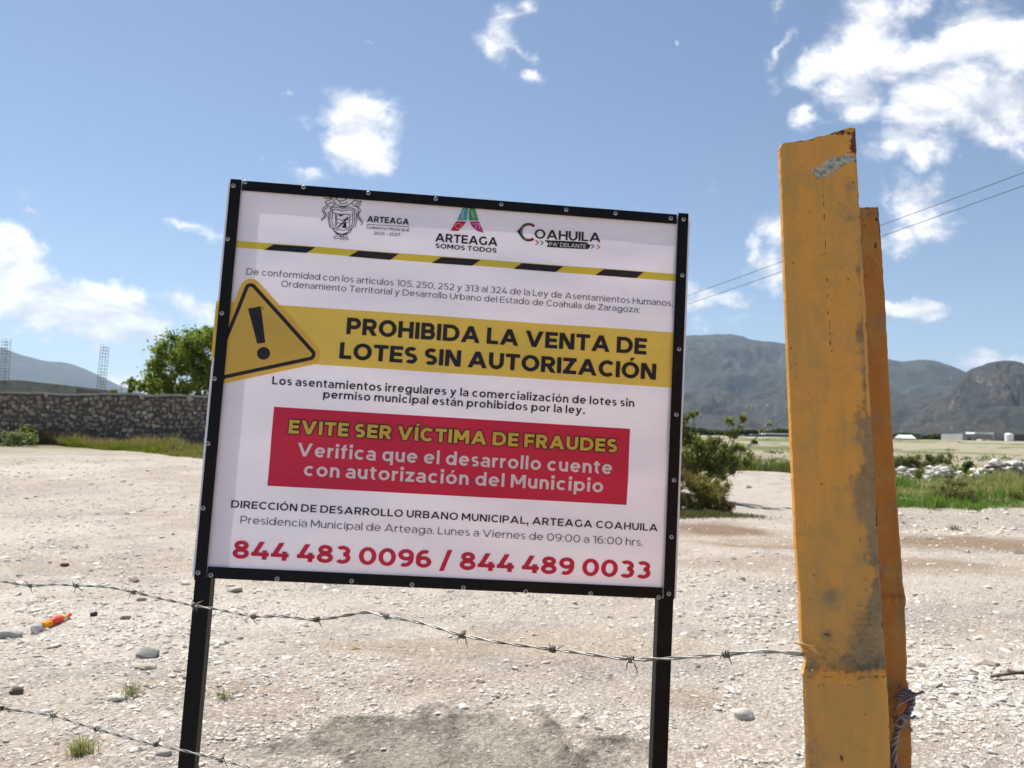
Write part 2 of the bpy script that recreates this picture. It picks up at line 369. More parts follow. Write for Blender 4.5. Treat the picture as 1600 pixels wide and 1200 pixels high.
# ------------------------------------------------------------------ ground sheet
CREAM = np.array([.525, .475, .41]); PINK = np.array([.43, .36, .295]); GREY = np.array([.375, .35, .325]); GREEN = np.array([.16, .20, .06]); OLIVE = np.array([.23, .21, .10]); PALE = np.array([.60, .555, .49])
def ell(px, py, rx, ry):                     # an ellipse given in photo pixels as an ellipse lying on the ground
    c = G(px, py); D = c[1]
    if ry < 0: return (c[0], c[1], rx * D / F, -ry)
    a = G(px, py + ry)[1]; b = G(px, py - ry)[1]
    return (c[0], (a + b) / 2, rx * D / F, max(abs(b - a) / 2, .1))
PATCH = [  # px, py, rx, ry, colour, strength
 (120, 960, 330, 55, PALE, .9), (60, 830, 110, 22, PALE, .8), (430, 960, 100, 30, PALE, .6), (250, 1010, 160, 20, PALE, .6), (60, 735, 120, 14, PALE, .5), (100, 770, 80, 7, GREY, .5),
 (1180, 790, 150, 40, np.array([.50, .455, .40]), .95), (1170, 700, 50, 14, np.array([.50, .45, .38]), .9),
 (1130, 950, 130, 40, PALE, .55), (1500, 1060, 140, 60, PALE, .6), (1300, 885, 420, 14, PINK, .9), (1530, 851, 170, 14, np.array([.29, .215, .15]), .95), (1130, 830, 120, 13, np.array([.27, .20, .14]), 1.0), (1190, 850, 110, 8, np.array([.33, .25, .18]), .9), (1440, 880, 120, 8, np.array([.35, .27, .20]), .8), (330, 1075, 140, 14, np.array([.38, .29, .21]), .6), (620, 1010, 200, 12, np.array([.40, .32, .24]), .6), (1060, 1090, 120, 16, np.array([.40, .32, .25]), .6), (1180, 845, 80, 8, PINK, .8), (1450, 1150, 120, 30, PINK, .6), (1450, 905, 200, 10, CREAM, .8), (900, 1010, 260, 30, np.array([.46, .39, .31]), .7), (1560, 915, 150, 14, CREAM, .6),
 (400, 1110, 110, 60, PINK, .75), (620, 1065, 120, 18, PINK, .5), (850, 1090, 160, 30, CREAM, .8), (180, 930, 150, 10, PINK, .4), (1500, 960, 200, 20, GREY, .4), (200, 700, 100, 10, GREY, .4)]
PATCH = [(ell(*p[:4]), p[4], p[5]) for p in PATCH]
CEM = ell(715, 1190, 300, 82)
def cement(x, y):
    cx_, cy_, rx, ry = CEM
    d = np.hypot((x - cx_) / rx, (y - cy_) / ry) + .55 * fbm(x * 2.6 + 5, y * 2.6, 5, .62)
    return 1 - ss(d, .72, 1.0), d
def ground_col(x, y):
    r = np.hypot(x, y); c = np.zeros(x.shape + (3,))
    n = fbm(x * .55 + 3, y * .55, 4) ; n2 = fbm(x * 1.7 - 8, y * 2.6, 4)
    c[:] = CREAM
    w = ss(n, .02, .35)[..., None]; c = c * (1 - .6 * w) + PINK * .6 * w
    w = ss(n2, .05, .4)[..., None]; c = c * (1 - .6 * w) + GREY * .6 * w
    wob = .35 * fbm(x * 1.1, y * .8 + 4, 4)
    for (cx_, cy_, rx, ry), col, s in PATCH:
        w = (s * (1 - ss(np.hypot((x - cx_) / rx, (y - cy_) / ry) + wob, .55, 1.15)))[..., None]
        c = c * (1 - w) + col * w
    # fields beyond the track
    sx_ = x / np.maximum(y, 1)
    fld = ss(y + 1.2 * fbm(x * .6, y * .6, 3), 15.0, 16.5) * ss(sx_, .40, .43)
    g = GREEN * (1 - ss(fbm(x * .35, y * .35, 3), -.1, .3))[..., None] + OLIVE * ss(fbm(x * .35, y * .35, 3), -.1, .3)[..., None]
    c = c * (1 - .85 * fld[..., None]) + g * .85 * fld[..., None]
    farm = ss(r, 32, 42)
    stripes = ss(fbm(x * .035, y * .05, 5, .65) + .25 * fbm(x * .3, y * .3, 3), -.10, .14)
    cf = np.array([.36, .33, .245]) * (1 - stripes[..., None]) + np.array([.15, .185, .075]) * stripes[..., None]
    c = c * (1 - farm[..., None]) + cf * farm[..., None]
    far = ss(r, 500, 2500)[..., None]; c = c * (1 - far) + np.array([.13, .13, .09]) * far
    wl = ss(y, 33, 36) * (1 - ss(sx_, -.2, -.05)); c = c * (1 - .7 * wl[..., None]) + OLIVE * .7 * wl[..., None]
    k, d = cement(x, y)
    rim = (ss(d, .55, .85) * k)[..., None]
    cem = np.array([.33, .31, .26]) * (1 + .35 * fbm(x * 4, y * 4, 3))[..., None]
    cem = cem * (1 - .55 * ss(fbm(x * 8, y * 8, 4, .65), -.02, .25)[..., None] * (.25 + .75 * rim)) * (1 - .3 * ss(fbm(x * 2.3, y * 2.3, 3), .0, .3)[..., None])
    c = c * (1 - k[..., None]) + cem * k[..., None]
    blot = (.55 * ss(fbm(x * 6.5 + 40, y * 6.5, 3, .6), .34, .46) * (1 - ss(d, 1.0, 1.45)) * (1 - k))[..., None]
    return c * (1 - blot) + np.array([.16, .15, .135]) * blot
azs = np.concatenate([np.linspace(-R(38), R(38), 540), np.linspace(R(38), R(322), 72)[1:-1]])
rad = np.concatenate([np.geomspace(.25, 3.2, 26)[:-1], np.geomspace(3.2, 45, 430)[:-1], np.geomspace(45, 16000, 90)])
A, RR = np.meshgrid(azs, rad)
gx, gy = RR * np.sin(A), RR * np.cos(A)
gz = height(gx, gy)
kc, dc = cement(gx, gy)
gz = gz + np.where(RR < 12, kc * (.010 * fbm(gx * 14, gy * 14, 3) + .03 * np.clip(1 - np.abs(dc - .72) / .16, 0, 1) * ss(fbm(gx * 7, gy * 7, 3), -.15, .3)), 0)
V = np.stack([gx, gy, gz], -1).reshape(-1, 3)
nr, na = A.shape
i0 = (np.arange(nr - 1)[:, None] * na + np.arange(na)[None, :]); j1 = (np.arange(na) + 1) % na
i1 = (np.arange(nr - 1)[:, None] * na + j1[None, :])
Q = np.stack([i0, i0 + na, i1 + na, i1], -1).reshape(-1, 4)
V = np.vstack([V, [[0, 0, float(height(0., 0.))]]])
gc = ground_col(V[:, 0], V[:, 1])
ground = obj('ground', make_mesh('ground', V, Q, M['ground'], gc, True), kind='structure')
cf_ = [(len(V) - 1, int(a_), int((a_ + 1) % na)) for a_ in range(na)]
cap = obj('ground_under_camera', make_mesh('ground_under_camera', V[list(range(na)) + [len(V) - 1]], [(na, a_, (a_ + 1) % na) for a_ in range(na)], M['ground'], gc[list(range(na)) + [len(V) - 1]], True), ground)

# ------------------------------------------------------------------ loose stones
PHI = (1 + 5 ** .5) / 2
ICO = np.array([(-1, PHI, 0), (1, PHI, 0), (-1, -PHI, 0), (1, -PHI, 0), (0, -1, PHI), (0, 1, PHI), (0, -1, -PHI), (0, 1, -PHI), (PHI, 0, -1), (PHI, 0, 1), (-PHI, 0, -1), (-PHI, 0, 1)]) / math.sqrt(1 + PHI ** 2)
ICF = np.array([(0, 11, 5), (0, 5, 1), (0, 1, 7), (0, 7, 10), (0, 10, 11), (1, 5, 9), (5, 11, 4), (11, 10, 2), (10, 7, 6), (7, 1, 8), (3, 9, 4), (3, 4, 2), (3, 2, 6), (3, 6, 8), (3, 8, 9), (4, 9, 5), (2, 4, 11), (6, 2, 10), (8, 6, 7), (9, 8, 1)])
VARI = np.stack([ICO * (1 + rng.uniform(-.28, .28, (12, 1))) * np.array([1, rng.uniform(.6, .95), rng.uniform(.28, .5)]) for _ in range(24)])
def gravel(P, size, cols, name, smooth=False, **tags):
    n = len(P); B = VARI[rng.integers(0, 24, n)]
    a = rng.uniform(0, 2 * math.pi, n); tl = rng.normal(0, .35, n)
    c, s_ = np.cos(a)[:, None], np.sin(a)[:, None]; ct, st = np.cos(tl)[:, None], np.sin(tl)[:, None]
    x, y, z = B[..., 0], B[..., 1], B[..., 2]
    y, z = y * ct - z * st, y * st + z * ct
    x, y = x * c - y * s_, x * s_ + y * c
    V = np.stack([x, y, z], -1) * size[:, None, None] + P[:, None, :]
    V[..., 2] += (size * .02)[:, None]
    Fc = (ICF[None] + (np.arange(n) * 12)[:, None, None]).reshape(-1, 3)
    cc = np.repeat(cols, 12, 0)
    return obj(name, make_mesh(name, V.reshape(-1, 3), Fc, M['gravel'], cc, smooth), **tags)
def stone_cols(n):
    pal = np.array([(.60, .56, .50), (.52, .48, .43), (.68, .64, .57), (.46, .42, .37), (.52, .43, .35), (.24, .20, .17)])
    return pal[rng.choice(6, n, p=[.32, .25, .22, .13, .06, .02])] * rng.uniform(.88, 1.12, (n, 1))
N = 64000
px = rng.uniform(-250, 1850, N); py = 716 + (1330 - 716) * rng.random(N) ** .92
dens = np.full(N, .38)
def dm(cx_, cy_, rx, ry, add):
    global dens
    dens = dens + add * np.exp(-(((px - cx_) / rx) ** 2 + ((py - cy_) / ry) ** 2))
for q in [(100, 960, 300, 60, .6), (1480, 1050, 190, 62, .9), (1150, 960, 130, 45, .8), (420, 1120, 130, 70, .5), (200, 1100, 260, 90, .35), (1120, 1130, 150, 70, .35), (1450, 1140, 150, 50, .15), (200, 760, 300, 40, .2)]: dm(*q)
for q in [(900, 1040, 300, 55, -.33), (1480, 890, 260, 40, -.25), (1190, 790, 120, 40, -.45), (560, 990, 160, 30, -.2)]: dm(*q)
clump = vnoise(px / 60., py / 26.) + .5
keep = rng.random(N) < dens * (0.28 + 2.3 * clump ** 1.5) * (.5 + 1.1 * ss(vnoise(px / 170. + 9, py / 60.), -.3, .3))
px, py = px[keep], py[keep]
P = ground_pts(px, py); k, d_ = cement(P[:, 0], P[:, 1])
ok = (k < .5) | (rng.random(len(k)) < .06); sxx = P[:, 0] / P[:, 1]
ok &= ~((P[:, 1] > 14.5) & (sxx > .38)); ok &= P[:, 1] < 34
P, px, py = P[ok], px[ok], py[ok]
sz = .0080 * np.exp(rng.normal(0, .50, len(P))) * (P[:, 1] / 4) ** .72
big = np.exp(-(((px - 1480) / 200) ** 2 + ((py - 1055) / 62) ** 2)) + .7 * np.exp(-(((px - 1150) / 140) ** 2 + ((py - 965) / 45) ** 2)) + .3 * np.exp(-(((px - 120) / 300) ** 2 + ((py - 980) / 60) ** 2))
sz *= 1 + .75 * big
gravel(P, sz, stone_cols(len(P)), 'gravel', label='small pale limestone gravel strewn over the dirt lot', cat='gravel', kind='stuff')
# fine grit
N2 = 26000
P2 = ground_pts(rng.uniform(-150, 1750, N2), 900 + 420 * rng.random(N2)); k, _ = cement(P2[:, 0], P2[:, 1]); P2 = P2[(k < .5) | (rng.random(N2) < .25)]
gravel(P2, .0036 * np.exp(rng.normal(0, .4, len(P2))) * (P2[:, 1] / 4) ** .6, stone_cols(len(P2)) * .92, 'fine_grit', label='fine grit and crumbs between the gravel', cat='grit', kind='stuff')

def rock_mesh(seed, flat=.6, sub=2, rough=.16, sharp=0):
    import bmesh
    bm = bmesh.new(); bmesh.ops.create_icosphere(bm, subdivisions=sub, radius=1)
    r_ = np.random.default_rng(seed); off = r_.uniform(0, 99, 3)
    planes = [(lambda v: v / np.linalg.norm(v))(r_.normal(size=3)) for _ in range(7)]; dd = r_.uniform(.55, .9, 7)
    for v in bm.verts:
        p = np.array(v.co)
        for pl, d0 in zip(planes, dd):
            e = p @ pl - d0
            if e > 0: p = p - pl * e * .9
        p = p * (1 + rough * float(fbm(p[0] * 1.7 + off[0], p[1] * 1.7 + p[2] * 2.1 + off[1], 3)))
        v.co = Vector((p[0], p[1] * .8, p[2] * flat))
    me = bpy.data.meshes.new('stone'); bm.to_mesh(me); bm.free(); return me
SM = []
for i in range(14):
    me = rock_mesh(i, random.uniform(.32, .5), 1 if i % 2 else 2); me.materials.append(M['stone']); SM.append(me)
# the largest pale stones, one by one
spots = []
while len(spots) < 285:
    z = random.random()
    if z < .34: x_, y_ = random.gauss(1490, 85), random.gauss(1055, 38)
    elif z < .48: x_, y_ = random.gauss(1130, 70), random.gauss(965, 28)
    elif z < .78: x_, y_ = random.uniform(0, 500), random.uniform(880, 1195)
    else: x_, y_ = random.uniform(500, 1590), random.uniform(880, 1195)
    if not (0 < x_ < 1600 and 870 < y_ < 1198): continue
    if 1262 < x_ < 1425: continue
    if 440 < x_ < 960 and y_ > 1100: continue
    spots.append((x_, y_))
for i, (x_, y_) in enumerate(spots):
    p = G(x_, y_); s = random.lognormvariate(0, .28) * 5.4 / F * p[1]
    o = obj('stone', SM[i % 14], ground, p + np.array([0, 0, s * .03]))
    o.scale = (s * random.uniform(.9, 1.5), s, s * random.uniform(.7, 1.1)); o.rotation_euler = (random.gauss(0, .15), random.gauss(0, .15), random.uniform(0, 6.3))
def single_rock(name, label, px_, py_, w_px, flat, col, seed, rz=0, aspect=1.0, cat='stone', sink=.3):
    p = G(px_, py_); s = w_px / 2 / F * p[1]
    me = rock_mesh(seed, flat, 3, .2); me.materials.append(mat(name + ' face', col, .9, spec=.15, build=varied(tuple(c * .75 for c in col), col, 4, .5, .03)))
    me.polygons.foreach_set('use_smooth', np.full(len(me.polygons), True))
    o = obj(name, me, None, p + np.array([0, 0, s * flat * (1 - 2 * sink) * .6]), label=label, cat=cat); o.scale = (s, s * aspect, s); o.rotation_euler = (0.05, .03, rz); return o
single_rock('stone_block', 'pale squarish stone lying alone to the right of the sign, left of the steel post', 1163, 1120, 34, .62, (.62, .58, .50), 101, .1)
single_rock('brown_stone', 'round brown stone near the left edge of the lot', 26, 1084, 22, .8, (.17, .13, .10), 102)
single_rock('dark_stone', 'small dark stone to the right of the plastic bottle', 147, 962, 12, 1.0, (.10, .075, .06), 103)
single_rock('reddish_stone', 'flat reddish brown stone between the bottle and the left sign leg', 198, 967, 20, .4, (.14, .09, .07), 104)
single_rock('far_dark_stone', 'small dark stone farther back than the bottle', 101, 884, 14, .7, (.12, .09, .075), 105)
single_rock('grey_slab', 'long grey slab stone propped up left of the left sign leg', 232, 1026, 48, .34, (.30, .29, .27), 106, -.1, .7, 'slab', .05)
single_rock('cream_slab', 'flat cream slab stone just below the propped grey slab', 226, 1044, 44, .28, (.50, .46, .38), 107, -.2, .7, 'slab')
single_rock('white_stone', 'white stone in the gravel beside the small green weed', 181, 1093, 30, .5, (.66, .63, .57), 108)
single_rock('rounded_stone', 'rounded cream stone under the lower barbed wire', 256, 1178, 24, .6, (.50, .46, .39), 109)
single_rock('left_boulder', 'pale rock at the left edge below the bottle', 12, 995, 42, .5, (.50, .48, .44), 110, .2)

# ------------------------------------------------------------------ vegetation builders
def leaves(P, size, cols, name, parent, material, aspect=.5, **tags):
    n = len(P)
    a = rng.normal(size=(n, 3)); a /= np.linalg.norm(a, axis=1, keepdims=True)
    b = np.cross(a, rng.normal(size=(n, 3))); b /= np.linalg.norm(b, axis=1, keepdims=True)
    s = (size * rng.uniform(.6, 1.4, n))[:, None]
    V = np.stack([P - a * s, P + b * s * aspect, P + a * s, P - b * s * aspect], 1)
    Fc = np.arange(n * 4).reshape(-1, 4)
    off = np.zeros(3) if parent is None else np.array(parent.location)
    return obj(name, make_mesh(name, V.reshape(-1, 3) - off, Fc, material, np.repeat(cols, 4, 0)), parent, **tags)
def blob_points(blobs, n, gap=.0, fs=2.5):
    w = np.array([b[3] ** 2 for b in blobs]); w /= w.sum(); out = []
    k = rng.choice(len(blobs), n * 4, p=w)
    B = np.array([b[:3] for b in blobs])[k]; r = np.array([b[3] for b in blobs])[k]
    u = rng.normal(size=(n * 4, 3)); u /= np.linalg.norm(u, axis=1, keepdims=True)
    ns_ = 9; sub = rng.normal(size=(len(blobs), ns_, 3)); sub = sub / np.linalg.norm(sub, axis=2, keepdims=True) * rng.uniform(.35, 1.0, (len(blobs), ns_, 1))
    sr = rng.uniform(.16, .42, (len(blobs), ns_)); j = rng.integers(0, ns_, n * 4)
    P = B + sub[k, j] * r[:, None] * np.array([1, 1, .85]) + u * (r * sr[k, j] * np.abs(rng.normal(size=n * 4)))[:, None]
    f = fbm(P[:, 0] * fs / 2 + P[:, 1] * .7, P[:, 2] * fs / 2 + P[:, 1] * .6, 3)
    P = P[f > gap]; return P[:n]
def leaf_cols(P, c1, c2, fs=3):
    f = ss(fbm(P[:, 0] * fs, P[:, 2] * fs + P[:, 1], 2), -.35, .35)[:, None]
    c = np.array(c1) * (1 - f) + np.array(c2) * f
    return c * rng.uniform(.7, 1.35, (len(P), 1))
def limb(mb, p0, p1, r0, r1, wig, seg=7):
    P = [np.array(p0) * (1 - t) + np.array(p1) * t + (rng.normal(size=3) * wig * math.sin(math.pi * t)) for t in np.linspace(0, 1, seg)]
    mb.tube(P, list(np.linspace(r0, r1, seg)), 6)
def shrub(name, label, cat, base, blobs, n, size, c1, c2, gap=-.05, fs=2.5, trunk=.04, group=None, aspect=.5, stems=True):
    t = thing(name, label, cat, base, group); base = np.array(base)
    P = blob_points(blobs, n, gap, fs)
    leaves(P, size, leaf_cols(P, c1, c2), 'crown', t, M['leaf'], aspect)
    if stems:
        mb = MB()
        for (x, y, z, r) in blobs: limb(mb, base + rng.normal(size=3) * .02, (x, y, z), trunk, trunk * .25, r * .2)
        for _ in range(len(blobs) * 3):
            b = blobs[rng.integers(len(blobs))]; u = rng.normal(size=3); u /= np.linalg.norm(u)
            limb(mb, b[:3], np.array(b[:3]) + u * b[3] * .95, trunk * .28, trunk * .08, b[3] * .08, 4)
        mb.build('trunk', M['bark'], t, smooth=True)
    return t
def blades(P, h, wd, cols, name, lean=.35, **tags):
    n = len(P); a = rng.uniform(0, 2 * math.pi, n); dx = np.stack([np.cos(a), np.sin(a), 0 * a], -1)
    la = rng.uniform(0, 2 * math.pi, n); le = np.stack([np.cos(la), np.sin(la), 0 * a], -1) * (h * lean * rng.random(n))[:, None]
    up_ = np.array([0, 0, 1.]); hh = h[:, None]; w = wd[:, None] if hasattr(wd, '__len__') else wd
    V = np.stack([P - dx * w, P + dx * w, P + le * .45 + up_ * hh * .6 + dx * w * .7, P + le * .45 + up_ * hh * .6 - dx * w * .7, P + le + up_ * hh], 1)
    b = (np.arange(n) * 5)[:, None]
    Fc = np.concatenate([b + np.array([[0, 1, 2]]), b + np.array([[0, 2, 3]]), b + np.array([[3, 2, 4]])], 0)
    return obj(name, make_mesh(name, V.reshape(-1, 3), Fc, M['grass'], np.repeat(cols, 5, 0)), **tags)
def setz(P): P[:, 2] = height(P[:, 0], P[:, 1]); return P

# ------------------------------------------------------------------ cobble wall at the left
def wall_pt(s):                              # centre line of the wall
    a = at(-260, 612, 36.5); b = at(0, 612, 38.0); c = at(330, 618, 39.0); d = at(620, 634, 40.0)
    pts = [a, b, c, d]; s = s * 3; i = min(int(s), 2); t = s - i
    return pts[i] * (1 - t) + pts[i + 1] * t
wall = thing('cobble_wall', 'long dark river-cobble wall across the lot at the left, behind the weeds', 'wall', on(*wall_pt(.5)[:2]))
SN = 60
WP = [wall_pt(i / SN) for i in range(SN + 1)]
mb = MB(); mc = MB()
for i in range(SN):
    p, q = WP[i], WP[i + 1]; dv = (q - p)[:2] / np.linalg.norm((q - p)[:2]); nn = np.array([-dv[1], dv[0]])
    def pr(c, off, z): return (c[0] + nn[0] * off, c[1] + nn[1] * off, z)
    def top(c): return c[2] - .10 + .11 * float(fbm(c[0] * .8, c[1] * .3, 3))
    for B, lo, o0, o1 in ((mb, None, -.22, .22), (mc, 1, -.27, .27)):
        z0p, z0q = (0.2, 0.2) if lo is None else (top(p) + .002, top(q) + .002)
        z1p, z1q = (top(p), top(q)) if lo is None else (top(p) + .10, top(q) + .10)
        B.add([pr(p, o0, z0p), pr(q, o0, z0q), pr(q, o1, z0q), pr(p, o1, z0p), pr(p, o0, z1p), pr(q, o0, z1q), pr(q, o1, z1q), pr(p, o1, z1p)],
              [(0, 1, 5, 4), (4, 5, 6, 7), (3, 2, 6, 7)[::-1], (0, 3, 2, 1), (1, 2, 6, 5), (0, 4, 7, 3)])
mb.build('mortar_core', M['mortar'], wall); mc.build('mortar_cap', M['cope'], wall)
WM = []
for i in range(10):
    me = rock_mesh(200 + i, .75, 1, .15); me.materials.append(M['wallstone']); me.name = 'stone'; WM.append(me)
cand = []
Lw = sum(np.linalg.norm((WP[i + 1] - WP[i])[:2]) for i in range(SN))
sp_ = .30
rows = 11
for r_ in range(rows):
    s = random.uniform(0, .15)
    while s < Lw:
        u = s / Lw; c = wall_pt(u); d2 = wall_pt(min(u + .01, 1)) - wall_pt(max(u - .01, 0)); d2 = d2[:2] / np.linalg.norm(d2[:2]); nn = np.array([-d2[1], d2[0]])
        top_ = c[2] - .13; z = top_ - .12 - r_ * .215 + random.gauss(0, .05)
        w_ = random.choice([.15, .19, .24, .31]) * random.uniform(.85, 1.15)
        zb = float(height(c[0], c[1]))
        if z > zb - .1:
            cand.append((s, r_, np.array([c[0] - nn[0] * .22, c[1] - nn[1] * .22, z]), w_, math.atan2(d2[1], d2[0])))
        s += w_ * .93
proj = lambda p: 800 + F * p[0] / p[1]
cand.sort(key=lambda c: (0 if -10 < proj(c[2]) < 330 else 1, c[1]))
rest = []
for i, (s, r_, p, w_, an) in enumerate(cand):
    if i < 300:
        o = obj('stone', WM[i % 10], wall, p - np.array(wall.location)); o.scale = (w_ * .56, random.uniform(.12, .2), random.uniform(.085, .15) / .75)
        o.rotation_euler = (random.gauss(0, .1), random.gauss(0, .25), an)
    else: rest.append((p, w_, an))
if rest:
    Pn = np.array([p for p, _, _ in rest]); k = len(rest)
    B = VARI[rng.integers(0, 24, k)].copy(); ca, sa = np.array([math.cos(a) for _, _, a in rest])[:, None], np.array([math.sin(a) for _, _, a in rest])[:, None]
    x = B[..., 0] * np.array([w for _, w, _ in rest])[:, None] * .55; z = B[..., 2] / .5 * .14; y = B[..., 1] * .16
    Vv = np.stack([x * ca - y * sa, x * sa + y * ca, z], -1) + Pn[:, None, :] - np.array(wall.location)
    Fc = (ICF[None] + (np.arange(k) * 12)[:, None, None]).reshape(-1, 3)
    pal = np.array([(.17, .15, .14), (.32, .27, .22), (.56, .49, .40), (.24, .18, .15)])[rng.choice(4, k, p=[.4, .35, .1, .15])]
    obj('remaining_stones', make_mesh('stones', Vv.reshape(-1, 3), Fc, M['gravel'], np.repeat(pal, 12, 0)), wall, kind='stuff')  # rest of the wall stones in one mesh, each in its own cobble colour

# weeds along the wall
n = 42000
px_ = rng.uniform(-120, 420, n); edge = 688 + (715 - 688) * np.clip(px_ / 310, -1, 1.4)
Pf = ground_pts(px_, edge + 3 * fbm(px_ / 40, px_ * 0, 3)); tt = rng.random(n)
cw = np.array([wall_pt(np.clip((x + 260) / 880, 0, 1)) for x in px_])
P = Pf * (1 - tt[:, None]) + (cw - np.array([0, .4, 0])) * tt[:, None]; P = setz(P)
cl = .55 + fbm(P[:, 0] * .7, P[:, 1] * .7, 3)
hh = np.clip(.10 + .55 * cl ** 2 * (tt + .3), .05, .9) * rng.uniform(.15, 1.35, n) ** 1.2
dry = ss(fbm(P[:, 0] * .35 + 3, P[:, 1] * .5, 3) + 1.0 * (tt - .3), -.25, .25)[:, None]
cols = np.array([.16, .18, .035]) * (1 - dry) + np.array([.27, .21, .12]) * dry
blades(P, hh, .012, cols * rng.uniform(.7, 1.3, (n, 1)), 'wall_weeds', .9, label='strip of green and dry weeds growing along the foot of the cobble wall', cat='weeds', kind='stuff')
bp = on(*at(12, 690, 35.5)[:2])
shrub('sage_bush', 'grey green bush at the left edge in front of the cobble wall', 'bush', bp, [(bp[0] + dx, bp[1] + dy, bp[2] + dz, r) for dx, dy, dz, r in ((-.9, 0, .5, .6), (0, .1, .45, .55), (.7, 0, .35, .45), (1.3, .1, .25, .35))], 2600, .055, (.16, .19, .10), (.24, .27, .17), trunk=.02)
bp = on(*at(38, 690, 36.6)[:2])
shrub('leafy_weed', 'taller weed with yellow green and rusty leaves against the cobble wall', 'plant', bp, [(bp[0] + dx, bp[1], bp[2] + dz, r) for dx, dz, r in ((-.3, .5, .3), (.15, .75, .3), (.3, .45, .3))], 700, .07, (.13, .09, .04), (.15, .19, .03), trunk=.015)
# tree behind the wall
tb = on(*at(318, 625, 50)[:2]); c0 = at(300, 585, 50)
tb_bl = []
for (x, y, r) in [(262, 556, 26), (285, 540, 28), (318, 538, 30), (350, 535, 30), (262, 590, 27), (290, 565, 30), (245, 575, 18), (275, 610, 24), (320, 605, 30), (240, 607, 14), (310, 550, 28), (305, 575, 32), (340, 580, 34), (250, 545, 11), (300, 526, 13), (330, 515, 13), (385, 560, 34), (247, 598, 16), (410, 590, 26), (290, 605, 22)]:
    p = at(x, y, 50 + random.uniform(-.8, .8)); tb_bl.append((*p, r * 50 / F))
shrub('broad_tree', 'rounded green tree rising behind the cobble wall beside the sign', 'tree', tb, tb_bl, 34000, .10, (.11, .16, .03), (.28, .33, .07), gap=-1.2, fs=1.5, trunk=.06)
tb2 = on(*at(205, 622, 47)[:2])
bl = [(*at(x, y, 47), r * 47 / F) for x, y, r in [(190, 607, 11), (208, 603, 12), (226, 604, 13), (176, 612, 7), (240, 600, 13)]]
shrub('low_broadleaf_tree', 'low leafy tree just showing over the cobble wall left of the rounded tree', 'tree', tb2, bl, 2200, .10, (.10, .14, .03), (.22, .27, .06), trunk=.05, gap=-.2)
pt = thing('small_palm', 'small palm with drooping fronds sticking up over the cobble wall', 'palm', on(*at(203, 620, 48)[:2]))
mb = MB(); topp = at(203, 600, 48); mb.tube([np.array(pt.location), topp], [.12, .09], 7); mb.build('trunk', M['bark'], pt)
mb = MB()
for k in range(16):
    a = k / 16 * 6.28 + random.uniform(-.2, .2); L = random.uniform(.5, .85)
    for e in (-1, 1):
        V = []; Fq = []
        for i in range(6):
            t = i / 5; c = topp + np.array([math.cos(a) * L * t, math.sin(a) * L * t, .55 * t - .75 * t * t]); wv = np.array([-math.sin(a), math.cos(a), -.35]) * .10 * e * math.sin(math.pi * min(t + .12, 1))
            V += [c, c + wv]
        mb.add(V, [(2 * i, 2 * i + 1, 2 * i + 3, 2 * i + 2) for i in range(5)])
o = mb.build('fronds', None, pt)
ca = o.data.color_attributes.new('Col', 'FLOAT_COLOR', 'POINT'); ca.data.foreach_set('color', np.tile([.12, .15, .05, 1], len(o.data.vertices)).astype(np.float32)); o.data.materials.append(M['leaf'])

# unfinished block building behind the wall with its rebar columns
bb = thing('block_building', 'low unfinished grey block building behind the cobble wall at the left', 'building', on(*at(40, 640, 62)[:2]))
def slab_px(pts, depth, thick, name, m_, parent, zlow=0.2):
    T = [at(x, y, depth) for x, y in pts]; mb = MB(); n_ = len(T)
    V = [p for p in T] + [(p[0], p[1], zlow) for p in T] + [(p[0], p[1] + thick, p[2]) for p in T] + [(p[0], p[1] + thick, zlow) for p in T]
    Fq = []
    for i in range(n_ - 1):
        Fq += [(n_ + i, n_ + i + 1, i + 1, i), (i, i + 1, 2 * n_ + i + 1, 2 * n_ + i), (2 * n_ + i, 2 * n_ + i + 1, 3 * n_ + i + 1, 3 * n_ + i)]
    Fq += [(0, 2 * n_, 3 * n_, n_), (n_ - 1, 2 * n_ - 1, 4 * n_ - 1, 3 * n_ - 1)]
    mb.add(V, Fq); return mb.build(name, m_, parent)
slab_px([(-140, 589), (0, 598), (30, 597), (75, 602), (155, 611)], 62, 6, 'block_wall', M['block'], bb)
slab_px([(-142, 585.5), (0, 594.5), (30, 594), (75, 599), (120, 604)], 61.85, 6.3, 'roof_slab', M['concrete'], bb, 3.9)
def rebar(px0, py0, px1, py1, D, label):
    a, b = at(px0, py0, D), at(px1, py1, D); t = thing('rebar_column', label, 'rebar', a, 'rebar cages above the block building')
    w = .21
    for sx1 in (-1, 1):
        for sy1 in (-1, 1):
            o_ = np.array([sx1 * w, sy1 * w, 0]); ex = np.array([0, 0, random.uniform(0, .25)])
            MB().tube([a + o_, (a + b) / 2 + o_ + rng.normal(size=3) * .02, b + o_ + ex], .014, 5).build('bar', M['rebar'], t)
    for k in range(15):
        c = a + (b - a) * (k + .5) / 15; mb = MB(); z = rng.uniform(-.03, .03, 5); z[4] = z[0]
        mb.tube([c + np.array([x * w, y * w, z[i]]) for i, (x, y) in enumerate([(-1, -1), (1, -1), (1, 1), (-1, 1), (-1, -1)])], .012, 4); mb.build('stirrup', M['rebar'], t)
rebar(6, 602, 10, 532, 62, 'tall rebar cage column standing up at the far left edge')
rebar(157, 612, 164, 541, 60, 'leaning rebar cage column standing left of the rounded tree')

